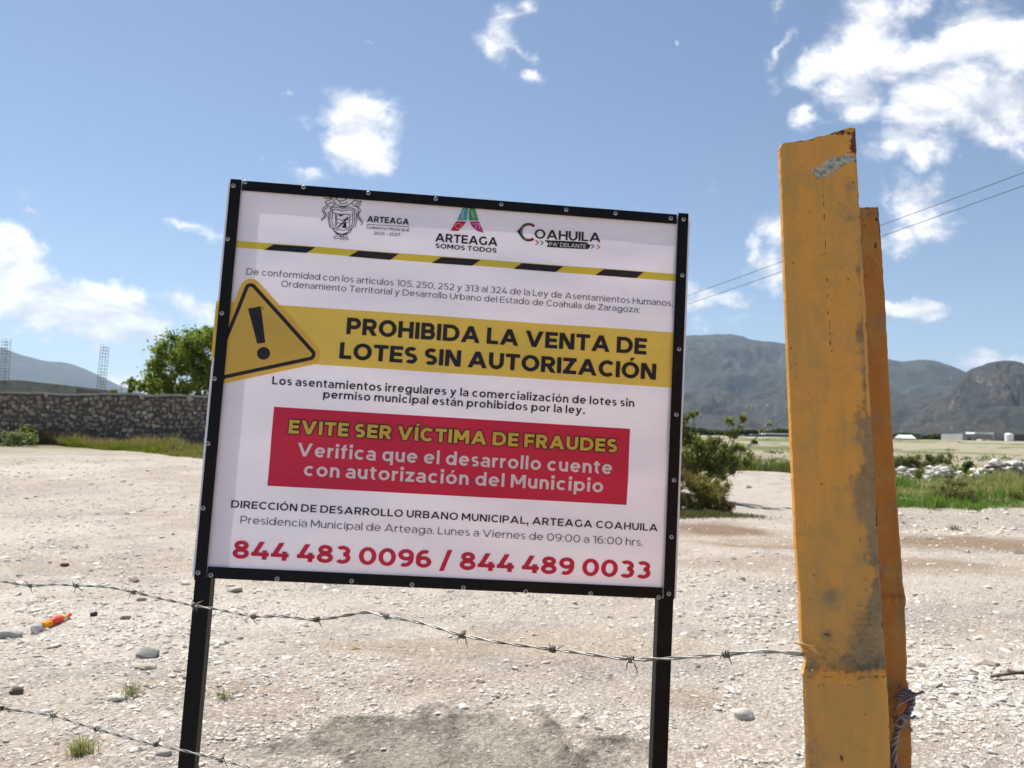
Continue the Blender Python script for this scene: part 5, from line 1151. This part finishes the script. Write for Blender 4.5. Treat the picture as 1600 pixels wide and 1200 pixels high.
# ================================================================== YELLOW STEEL POST
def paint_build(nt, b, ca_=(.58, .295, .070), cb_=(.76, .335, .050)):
    t = nt.new('ShaderNodeTexCoord').outputs['Object']; a = nt.new('ShaderNodeAttribute'); a.attribute_name = 'Col'
    sp_ = nt.new('ShaderNodeSeparateColor'); nt.l.new(a.outputs['Color'], sp_.inputs[0]); dirt, rust, scr = sp_.outputs
    mp = nt.new('ShaderNodeMapping'); mp.inputs['Scale'].default_value = (9, 9, 2.2); nt.l.new(t, mp.inputs['Vector'])
    n = nt.noise(mp.outputs[0], 1.0, 6, .6); n2 = nt.noise(t, 24, 6, .65); n3 = nt.noise(t, 120, 5, .7); n4 = nt.noise(t, 330, 3, .6)
    c = nt.mix(nt.ramp(n, .36, .62), ca_, cb_); c = nt.mix(nt.math('MULTIPLY', nt.ramp(n2, .48, .66), .45), c, (.46, .27, .075))
    mp2 = nt.new('ShaderNodeMapping'); mp2.inputs['Scale'].default_value = (60, 60, 3); nt.l.new(t, mp2.inputs['Vector'])
    c = nt.mix(nt.math('MULTIPLY', nt.ramp(nt.noise(mp2.outputs[0], 1, 5), .48, .70), .30), c, (.40, .26, .08)); c = nt.mix(nt.math('MULTIPLY', nt.ramp(nt.noise(t, 210, 4, .7), .55, .7), .35), c, (.34, .20, .07))
    d = nt.ramp(nt.math('ADD', dirt, nt.math('ADD', nt.math('MULTIPLY', nt.math('SUBTRACT', n3, .5), 1.1), nt.math('MULTIPLY', nt.math('SUBTRACT', n2, .5), .9))), .12, .95)
    c = nt.mix(nt.math('MULTIPLY', d, .78), c, nt.mix(nt.ramp(n2, .4, .6), (.12, .105, .07), (.24, .19, .11)))
    r_ = nt.ramp(nt.math('ADD', rust, nt.math('MULTIPLY', nt.math('SUBTRACT', n3, .5), 1.3)), .45, .58)
    sp2 = nt.ramp(nt.noise(t, 95, 4, .75), .655, .69)
    r2 = nt.math('MAXIMUM', r_, nt.math('MULTIPLY', sp2, .75))
    c = nt.mix(r2, c, nt.mix(n4, (.07, .022, .015), (.19, .065, .03)))
    s_ = nt.ramp(nt.math('ADD', scr, nt.math('MULTIPLY', nt.math('SUBTRACT', n3, .5), 1.1)), .45, .58)
    c = nt.mix(s_, c, nt.mix(nt.ramp(n3, .35, .62), (.20, .185, .135), (.52, .50, .43)))
    nt.l.new(c, b.inputs['Base Color']); nt.l.new(nt.math('MULTIPLY_ADD', r2, .35, .48), b.inputs['Roughness'])
    h = nt.math('ADD', nt.math('MULTIPLY', n2, .5), nt.math('ADD', nt.math('MULTIPLY', n3, .25), nt.math('MULTIPLY', s_, -.5))); h = nt.math('ADD', h, nt.math('MULTIPLY', r2, .35)); h = nt.math('ADD', h, nt.math('MULTIPLY', n4, .12)); bump(nt, b, h, .6, .003)
M['paint'] = mat('chipped yellow paint', (.6, .3, .05), .5, spec=.35, build=lambda a, b: paint_build(a, b))
M['paint_shaded'] = mat('shaded yellow paint', (.6, .3, .05), .5, spec=.3, build=lambda a, b: paint_build(a, b, (.42, .155, .016), (.50, .185, .018)))  # same post paint; the rear flange's shade is put into a darker base colour
tp = at(1325, 2500, 1.0); tp = at(1330, 2500, 1.1); post = thing('steel_gate_post', 'tall yellow I-section steel post with chipped paint, rust and a rough weld', 'post', (tp[0], 1.15, 0)); PO = np.array(post.location)
def flange(name, Lp, Rp, topf, Df, thick, nt_, rows, masks, disp, ybot):
    ys = np.concatenate([np.linspace(0, 1, rows), 1 + (np.linspace(0, 1, 14)[1:])])
    T = np.linspace(0, 1, nt_); T = T * .94 + .03; T = np.concatenate([[0, .008], T, [.992, 1]])
    TT, YY = np.meshgrid(T, ys); tv = topf(TT)
    py = np.where(YY <= 1, tv + (1230 - tv) * YY, 1230 + (ybot - 1230) * (YY - 1))
    L = np.interp(py, [p[1] for p in Lp], [p[0] for p in Lp]); Rr = np.interp(py, [p[1] for p in Rp], [p[0] for p in Rp])
    for arr, pts in ((L, Lp), (Rr, Rp)):
        (xa, ya), (xb, yb) = pts[-2], pts[-1]; arr[py > yb] = (xb + (py - yb) * (xb - xa) / (yb - ya))[py > yb]
    L = L + .7 * fbm(py / 10, py * 0 + 3, 4); Rr = Rr + 1.0 * fbm(py / 9, py * 0 + 13, 4)
    px = L + (Rr - L) * TT; D = Df(py)
    rnd = .0022 * (np.exp(-TT / .012) + np.exp(-(1 - TT) / .012)); D2 = D + rnd - disp(px, py, TT)
    Pf = at(px, py, D2); Pk = at(px, py, D2); Pk = at(px, py, D); Pk[..., 1] += thick
    n0, n1_ = TT.shape; idx = np.arange(n0 * n1_).reshape(n0, n1_)
    Fr = np.stack([idx[:-1, :-1], idx[1:, :-1], idx[1:, 1:], idx[:-1, 1:]], -1).reshape(-1, 4)
    o_ = n0 * n1_; Bk = (Fr + o_)[:, ::-1]
    def strip(a): return np.stack([a[:-1], a[1:], a[1:] + o_, a[:-1] + o_], -1)
    Sd = np.concatenate([strip(idx[:, 0])[:, ::-1], strip(idx[:, -1]), strip(idx[0, :])])
    V = np.concatenate([Pf.reshape(-1, 3), Pk.reshape(-1, 3)]) - PO
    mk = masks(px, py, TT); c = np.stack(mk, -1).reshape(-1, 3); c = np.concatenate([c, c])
    me = make_mesh(name, V, np.concatenate([Fr, Bk, Sd]), M['paint_shaded' if name == 'rear_flange' else 'paint'], np.clip(c, 0, 1), False)
    sm = np.zeros(len(me.polygons), bool); sm[:len(Fr)] = True; me.polygons.foreach_set('use_smooth', sm)
    return obj(name, me, post)
def gz_(px, py, cx_, cy_, rx, ry): return np.exp(-(((px - cx_) / rx) ** 2 + ((py - cy_) / ry) ** 2))
FL = [(1217.5, 180), (1218, 225), (1226, 430), (1237, 700), (1243, 840), (1247, 905), (1250, 925), (1252, 1000), (1255, 1018), (1260, 1032), (1255, 1050), (1257.5, 1062), (1261, 1150), (1263, 1230)]
FR = [(1336, 180), (1337, 215), (1341, 292), (1345, 368), (1352.5, 480), (1359, 630), (1366, 750), (1370, 800), (1372, 830), (1371, 850), (1377, 937), (1378, 960), (1382, 1012), (1384, 1048), (1386, 1069), (1389, 1130), (1392, 1230)]
def topF(T): return np.interp(T, [0, .04, .2, .42, .5, .62, .8, .93, 1], [231, 224, 221, 217.5, 213, 211, 204, 199, 200]) + .9 * fbm(T * 22, T * 0, 3)
def maskF(px, py, T):
    nz = fbm(px / 22, py / 40, 4); nf = fbm(px / 9, py / 10, 3); fing = fbm(px / 60, py / 17, 3)
    dirt = .18 * ss(nz, 0, .5) + .8 * ss(T + .10 * nz + .07 * nf + .05 * fing, .84, .98) * ss(py, 340, 420) * (1 - ss(py, 960, 1010)) + .5 * ss(T + .16 * nz + .08 * nf, .70, .95) * ss(py, 640, 680) * (1 - ss(py, 850, 900))
    dirt += .95 * gz_(px, py, 1358, 1000, 36, 55) + .75 * gz_(px, py, 1300, 935, 16, 20) + .6 * gz_(px, py, 1292, 992, 14, 12) + .8 * gz_(px, py, 1340, 1032, 50, 14) + .55 * gz_(px, py, 1270, 1045, 12, 22) + .35 * gz_(px, py, 1325, 305, 10, 40) + .5 * gz_(px, py, 1270, 1180, 20, 50) + .3 * gz_(px, py, 1262, 1100, 10, 60)
    dirt += .5 * gz_(px, py, 1331, 342, 8, 5) + .4 * gz_(px, py, 1330, 292, 8, 5) + .3 * gz_(px, py, 1235, 490, 10, 5) + .35 * gz_(px, py, 1350, 780, 26, 60)
    dirt *= 1 - .85 * ss(T, .955, .97) * ss(py, 400, 430) * (1 - ss(py, 640, 655))  # dirt cut back to paint the lit strip along the right edge
    ln = np.interp(py, [285, 460, 570], [1286, 1292.5, 1300]); rust = .62 * np.exp(-((px - ln) / 1.4) ** 2) * ss(py, 285, 292) * (1 - ss(py, 560, 572)) * ss(fbm(py / 7, px * 0, 2), -.25, .0)
    rust += 1.0 * gz_(px, py, 1337, 232, 9, 26) * (.7 + .8 * nf) + .8 * gz_(px, py, 1322, 206, 30, 7) * (.7 + nf) + .5 * np.exp(-((py - topF(T)) / 4) ** 2) * ss(nf, -.2, .3) + .5 * np.exp(-(1 - T) / .02) * ss(nf, 0, .3) + .75 * gz_(px, py, 1371, 812, 3, 14) + .5 * gz_(px, py, 1367, 745, 3, 10) + .6 * gz_(px, py, 1312, 317, 2.2, 2.2)
    rust = rust * 1.1 + .5 * gz_(px, py, 1315, 1185, 7, 8) + .45 * gz_(px, py, 1378, 1010, 5, 30) * ss(nf, -.1, .3) + .35 * gz_(px, py, 1340, 1015, 40, 30) * ss(nf, .05, .35) + .5 * gz_(px, py, 1291, 1095, 2, 12) + .3 * np.exp(-T / .015) * ss(nf, .1, .35)
    u_ = ((px - 1302) * .90 - (py - 257) * .44); v_ = ((px - 1302) * .44 + (py - 257) * .90); scr = 1.15 * np.exp(-((u_ / 40) ** 4 + ((v_ - .003 * u_ ** 2) / (10 + 6 * nf)) ** 2)) * (.75 + .8 * fbm(u_ / 22, v_ / 3, 3) + .2)
    rust += .55 * np.exp(-(((u_ - 4) / 46) ** 2 + ((v_ + 1) / 15) ** 2)) * ss(fbm(u_ / 14, v_ / 3 + 4, 3), .0, .3)
    scr += .5 * gz_(px, py, 1266, 265, 8, 3)
    return dirt, rust, scr
def dispF(px, py, T):
    bead = .0032 * np.exp(-((py - 1050 + 8 * T * np.sin(T * 9)) / 9) ** 2) * (1 + .45 * np.sin(px * .55)) + .0030 * ss(py, 985, 1035) * (1 - ss(py, 1048, 1062)) * (.6 + .8 * fbm(px / 9, py / 8, 3)) + .0025 * gz_(px, py, 1361, 975, 14, 22) * (1 + fbm(px / 5, py / 5, 2))
    return 1.7 * bead - .004 * ss(py, 1052, 1064) + .0007 * fbm(px / 40, py / 120, 2) + .0004 * fbm(px / 8, py / 8, 2)
DF = lambda y: 1.13 - .07 * (y - 200) / 1000
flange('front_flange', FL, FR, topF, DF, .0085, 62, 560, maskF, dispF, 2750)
RR_ = [(1371, 300), (1372, 325), (1377, 379), (1384, 491), (1391, 630), (1399, 750), (1407.6, 862), (1411, 915), (1416, 936), (1414, 950), (1417, 1031), (1416, 1062), (1420, 1072), (1424, 1162), (1425, 1230)]
RL_ = [(x - 88, y) for x, y in RR_]
def topR(T): return 328 - 5 * T + 1.2 * fbm(T * 18, T * 0 + 5, 3)
def maskR(px, py, T):
    nf = fbm(px / 6, py / 6, 3); dirt = .75 * gz_(px, py, 1360, 333, 30, 9) + .5 * ss(fbm(px / 30, py / 60, 3), .1, .5) + .4 * gz_(px, py, 1412, 960, 12, 30) + .4 * gz_(px, py, 1395, 790, 30, 30)
    rust = (.9 * np.exp(-((py - 338) / 13) ** 2) + .62 * np.exp(-((py - 380) / 50) ** 2)) * ss(nf, .05, .4) + .8 * np.exp(-(1 - T) / .03) * (1 - ss(py, 370, 390)) + .45 * gz_(px, py, 1400, 1095, 30, 8) * ss(nf, -.2, .3) + .22 * ss(nf, .3, .5) + .4 * gz_(px, py, 1390, 935, 30, 3)
    return dirt, rust, 0 * px
def dispR(px, py, T): return .0050 * np.exp(-((py - 936) / 6) ** 2) * (1 + .3 * np.sin(px * .5)) + .004 * np.exp(-((py - 1098) / 6) ** 2) + .0006 * fbm(px / 30, py / 90, 2)
DR = lambda y: 1.52 - .03 * (y - 325) / 900
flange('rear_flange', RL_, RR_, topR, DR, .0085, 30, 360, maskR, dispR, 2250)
mb = MB(); rows = []
for h in np.linspace(0, 1, 24):
    yf = 240 + (2700 - 240) * h; yr = 345 + (2200 - 345) * h
    xf = np.interp(yf, [p[1] for p in FL], [p[0] for p in FL]) * .5 + np.interp(yf, [p[1] for p in FR], [p[0] for p in FR]) * .5 + max(0, yf - 1230) * .035
    xr = np.interp(yr, [p[1] for p in RR_], [p[0] for p in RR_]) - 44 + max(0, yr - 1230) * .05
    a, b = at(xf, yf, DF(yf) + .0105), at(xr, yr, DR(yr) - .002); rows += [a - [.003, 0, 0], a + [.003, 0, 0], b + [.003, 0, 0], b - [.003, 0, 0]]
Fq = [(4 * i + j, 4 * i + (j + 1) % 4, 4 * (i + 1) + (j + 1) % 4, 4 * (i + 1) + j) for i in range(23) for j in range(4)] + [(0, 1, 2, 3)]
mb.add(rows, Fq); o = mb.build('web', M['paint'], post)
ca = o.data.color_attributes.new('Col', 'FLOAT_COLOR', 'POINT'); ca.data.foreach_set('color', np.tile([.2, .1, 0, 1], len(rows)).astype(np.float32))
# weld bead: rows of overlapping lumps
mb = MB(); wc = []
def lump(px_, py_, rp, lift, dirt_):
    c = at(px_, py_, DF(py_) - lift); B = VARI[random.randrange(24)]; r_ = rp / F * 1.08
    V = B * np.array([1.0, .42, 1.6]) * r_ + c; mb.add(V, [tuple(f) for f in ICF]); wc.extend([(dirt_, random.uniform(.1, .42), 0)] * 12)
for k in range(34):
    x_ = 1259 + k * 3.75; lump(x_, 1052 + 7 * (k / 34) + 3.5 * math.sin(k * .9) + random.gauss(0, 1.2), random.uniform(4.5, 7.5), .001, random.uniform(.25, .75))
for k in range(26): lump(random.uniform(1275, 1384), random.uniform(1030, 1050), random.uniform(2.5, 6), .0002, random.uniform(.4, .9))
for k in range(30): lump(random.gauss(1362, 12), random.gauss(990, 22), random.uniform(1.5, 4.5), .0, random.uniform(.5, .9))
for x_, y_, q in ((1294, 993, 9), (1357, 968, 9), (1352, 985, 10), (1367, 1003, 9), (1377, 1020, 8), (1379, 1040, 7), (1300, 1002, 6)): lump(min(x_, 1372), y_, q, -.0005, .8)
o = mb.build('weld_bead', M['paint'], post, smooth=True); ca = o.data.color_attributes.new('Col', 'FLOAT_COLOR', 'POINT'); ca.data.foreach_set('color', np.array([(*c, 1) for c in wc], np.float32).ravel())
sb_ = o.modifiers.new('smooth', 'SUBSURF'); sb_.levels = 1; sb_.render_levels = 1
# weld splinters at the notch
M['drip'] = mat('painted wire stub', (.55, .30, .08), .55, build=varied((.40, .22, .07), (.66, .42, .14), 60, .3, .001))
for pts, r_ in (([(1241, 1003, 1.066), (1253, 1007, 1.062), (1266, 1012, 1.058), (1281, 1022, 1.062), (1286, 1027, 1.066)], .0019), ([(1251, 1004, 1.06), (1262, 1010, 1.056), (1274, 1009, 1.056)], .0014), ([(1253, 1048, 1.07), (1256, 1055, 1.062), (1262, 1050, 1.062)], .003)):
    MB().tube([at(*p) for p in pts], [r_ * .7] + [r_] * (len(pts) - 2) + [r_ * .4], 6).build('wire_stub', M['drip'], post, smooth=True)

# ================================================================== BARBED WIRE
def catmull(P, m_=12):
    P = [np.asarray(p, float) for p in P]; P = [2 * P[0] - P[1]] + P + [2 * P[-1] - P[-2]]; out = []
    for i in range(1, len(P) - 2):
        for t in np.linspace(0, 1, m_, endpoint=False):
            p0, p1, p2, p3 = P[i - 1:i + 3]; out.append(.5 * ((2 * p1) + (-p0 + p2) * t + (2 * p0 - 5 * p1 + 4 * p2 - p3) * t * t + (-p0 + 3 * p1 - 3 * p2 + p3) * t ** 3))
    out.append(P[-2]); return np.array(out)
def barbed(label, path, barbs, m_=M['wire'], pitch=.085, rw=.00135, rh=.0015):
    C_l = catmull([at(*p) for p in path], 16); seg = np.linalg.norm(np.diff(C_l, axis=0), axis=1); Ls = np.concatenate([[0], np.cumsum(seg)])
    n_ = int(Ls[-1] / .0045); ts = np.linspace(0, Ls[-1], n_); P = np.stack([np.interp(ts, Ls, C_l[:, j]) for j in range(3)], -1)
    T_ = np.gradient(P, axis=0); T_ /= np.linalg.norm(T_, axis=1, keepdims=True); a = np.cross(T_, [0, 0, 1.]); a /= np.linalg.norm(a, axis=1, keepdims=True); b = np.cross(T_, a)
    t = thing('barbed_wire', label, 'barbed wire', P[0], 'strands of barbed wire'); ph = ts / pitch * 2 * math.pi + .8 * fbm(ts * 4, ts * 0, 2)
    for k_ in (0, math.pi):
        MB().tube(list(P + rh * (np.cos(ph + k_)[:, None] * a + np.sin(ph + k_)[:, None] * b)), rw, 6).build('strand', m_, t, smooth=True)
    for (bx, by) in barbs:
        d = [abs(800 + F * 0 - bx)]; 
        pr_ = np.stack([P[:, 0], P[:, 1], P[:, 2] - EYE], -1); rr_ = np.array([0, 0, 0.]); v = rays(bx, by); v = v / np.linalg.norm(v); u = pr_ / np.linalg.norm(pr_, axis=1, keepdims=True)
        i = int(np.argmax(u @ v)); c = P[i]; tt, aa, bb_ = T_[i], a[i], b[i]; mb = MB()
        q = [c + tt * (z * .0085 - .0042) + (rh + rw * 1.9) * (math.cos(z * 2 * math.pi * 2.5 + i) * aa + math.sin(z * 2 * math.pi * 2.5 + i) * bb_) for z in np.linspace(0, 1, 22)]
        for end, z0 in ((0, -1), (-1, 1)):
            an = random.uniform(0, 6.28)
            mb_dir = (math.cos(an) * aa + math.sin(an) * bb_) + tt * z0 * random.uniform(.1, .7); mb_dir /= np.linalg.norm(mb_dir); L = random.uniform(.013, .020)
            q2 = [q[end], q[end] + mb_dir * L * .5 + rng.normal(size=3) * .0008, q[end] + mb_dir * L]
            mb.tube(q2, [.0011, .0010, .0003], 5)
        mb.tube(q, .0011, 5)
        q = [c + tt * (z * .007 - .0025) + (rh + rw * 2.4) * (math.cos(z * 2 * math.pi * 2 + i + 2) * aa + math.sin(z * 2 * math.pi * 2 + i + 2) * bb_) for z in np.linspace(0, 1, 18)]
        for end, z0 in ((0, -1), (-1, 1)):
            an = random.uniform(0, 6.28); dd = math.cos(an) * aa + math.sin(an) * bb_ + tt * z0 * random.uniform(.1, .6); dd /= np.linalg.norm(dd); L = random.uniform(.012, .019)
            mb.tube([q[end], q[end] + dd * L * .5, q[end] + dd * L], [.0011, .0010, .0003], 5)
        mb.tube(q, .0011, 5); mb.build('barb', m_, t, smooth=True)
    return t
barbed('upper barbed wire running from the left edge across the sign legs to the yellow post', [(-260, 870, 2.20), (-120, 890, 2.08), (0, 908, 1.98), (48, 915, 1.93), (85, 913, 1.90), (120, 915, 1.87), (165, 917, 1.83), (212, 926, 1.79), (255, 936, 1.76), (303, 946, 1.71), (345, 953, 1.67), (395, 963, 1.62), (440, 963, 1.58), (495, 968, 1.53), (550, 960, 1.49), (575, 957, 1.47), (604, 963, 1.45), (660, 974, 1.40), (720, 992, 1.35), (790, 1005, 1.30), (860, 1014, 1.26), (920, 1022, 1.22), (985, 1030, 1.18), (1060, 1028, 1.14), (1135, 1022, 1.10), (1190, 1018, 1.08), (1230, 1020, 1.07), (1256, 1023, 1.072)],
       [(48, 915), (120, 914), (210, 925), (303, 947), (396, 962), (495, 968), (605, 963), (721, 992), (862, 1014), (985, 1030), (1134, 1022)])
barbed('lower barbed wire sagging across the bottom left corner in front of the left sign leg', [(-200, 1075, 2.15), (-80, 1092, 2.02), (0, 1106, 1.95), (40, 1112, 1.91), (82, 1118, 1.88), (115, 1128, 1.85), (150, 1139, 1.82), (200, 1153, 1.77), (243, 1163, 1.73), (300, 1176, 1.68), (345, 1187, 1.64), (400, 1203, 1.60), (480, 1226, 1.53), (700, 1262, 1.40), (1000, 1290, 1.22), (1262, 1300, 1.06)],
       [(3, 1104), (82, 1119), (150, 1140), (243, 1163), (346, 1187), (440, 1215), (560, 1240)])
# twisted off-cut of wire tied round the rear flange
t = thing('wire_knot', 'dark twisted knot of old barbed wire hanging from the right side of the yellow post', 'wire', at(1412, 1110, 1.49))
cl = catmull([at(*p) for p in [(1400, 1092, 1.47), (1410, 1085, 1.465), (1421, 1083, 1.475), (1425, 1098, 1.48), (1420, 1112, 1.47), (1412, 1124, 1.465), (1404, 1136, 1.46), (1399, 1152, 1.465), (1396, 1175, 1.46), (1400, 1215, 1.46), (1408, 1290, 1.46)]], 10)
for k_ in range(3):
    T_ = np.gradient(cl, axis=0); T_ /= np.linalg.norm(T_, axis=1, keepdims=True); a = np.cross(T_, [0, 1., 0]); a /= np.linalg.norm(a, axis=1, keepdims=True); b = np.cross(T_, a); ph = np.arange(len(cl)) * .42 + k_ * 2.1
    MB().tube(list(cl + .0036 * (np.cos(ph)[:, None] * a + np.sin(ph)[:, None] * b)), .0027, 6).build('strand', M['wiredark'], t, smooth=True)
for pts in ([(1405, 1072, 1.47), (1418, 1078, 1.47), (1430, 1084, 1.465), (1444, 1081, 1.46)], [(1398, 1110, 1.46), (1406, 1100, 1.455), (1420, 1092, 1.46), (1436, 1083, 1.46)], [(1398, 1128, 1.45), (1410, 1118, 1.445), (1424, 1122, 1.45), (1430, 1119, 1.46)], [(1408, 1118, 1.45), (1418, 1132, 1.45), (1425, 1142, 1.455)], [(1396, 1122, 1.455), (1404, 1119, 1.447), (1412, 1124, 1.447), (1410, 1133, 1.45), (1402, 1134, 1.45), (1397, 1128, 1.45)]):
    MB().tube(catmull([at(*p) for p in pts], 6), .0026, 6).build('barb', M['wiredark'], t, smooth=True)

# ================================================================== PLASTIC BOTTLE
def glassy(name, c, rough=.12, tr=.6):
    m_ = mat(name, c, rough, spec=.5); m_.node_tree.nodes['Principled BSDF'].inputs['Transmission Weight'].default_value = tr; m_.node_tree.nodes['Principled BSDF'].inputs['IOR'].default_value = 1.2; return m_
p0, p1 = G(52, 990), G(110, 966); ax = p1 - p0; BL = np.linalg.norm(ax); bot = thing('drink_bottle', 'discarded plastic bottle of orange drink with red label lying on the gravel', 'bottle', (p0 + p1) / 2)
ax = ax / BL; rB = .033
def lathe(name, prof, m_):
    ss_ = sorted(set([a_ for a_, _ in prof] + list(np.linspace(prof[0][0], prof[-1][0], 6)))); prof = [(a_, float(np.interp(a_, [q_[0] for q_ in prof], [q_[1] for q_ in prof])) * (1 - .14 * abs(math.sin(a_ * 17)) * (.1 < a_ < .85))) for a_ in ss_]
    P = [p0 + ax * BL * s_ + np.array([0, .004 * math.sin(s_ * 9), rB * .9 + .004 * math.sin(s_ * 13)]) for s_, _ in prof]; MB().tube(P, [r_ * rB for _, r_ in prof], 16).build(name, m_, bot, smooth=True)
lathe('clear_base', [(0, .75), (.02, .95), (.10, 1), (.13, .98)], glassy('clear plastic', (.75, .75, .75), .15, .5))
lathe('drink', [(.132, .97), (.2, 1), (.42, .98), (.44, .97)], glassy('orange drink', (.85, .33, .01), .2, .25))
lathe('label', [(.442, 1.0), (.5, 1.01), (.66, 1.01), (.70, .99)], mat('red label', (.72, .07, .04), .4))
lathe('neck', [(.702, .93), (.78, .75), (.86, .42), (.90, .38)], glassy('pale orange plastic', (.85, .48, .12), .2, .3))
lathe('cap', [(.902, .42), (.91, .46), (.985, .46), (.99, .40)], mat('red cap', (.72, .05, .08), .4))

# ================================================================== HAZE
hm = bpy.data.materials.new('air haze'); hm.use_nodes = True; nt = hm.node_tree; nt.nodes.clear()
vp = nt.nodes.new('ShaderNodeVolumePrincipled'); vp.inputs['Color'].default_value = (.62, .80, 1.0, 1); vp.inputs['Density'].default_value = 4.5e-5; vp.inputs['Anisotropy'].default_value = 0.25
mo = nt.nodes.new('ShaderNodeOutputMaterial'); nt.links.new(vp.outputs[0], mo.inputs['Volume'])
mb = MB().box((-16500, -16500, -12), (16500, 16500, 1700)); mb.build('haze', hm, kind='stuff')
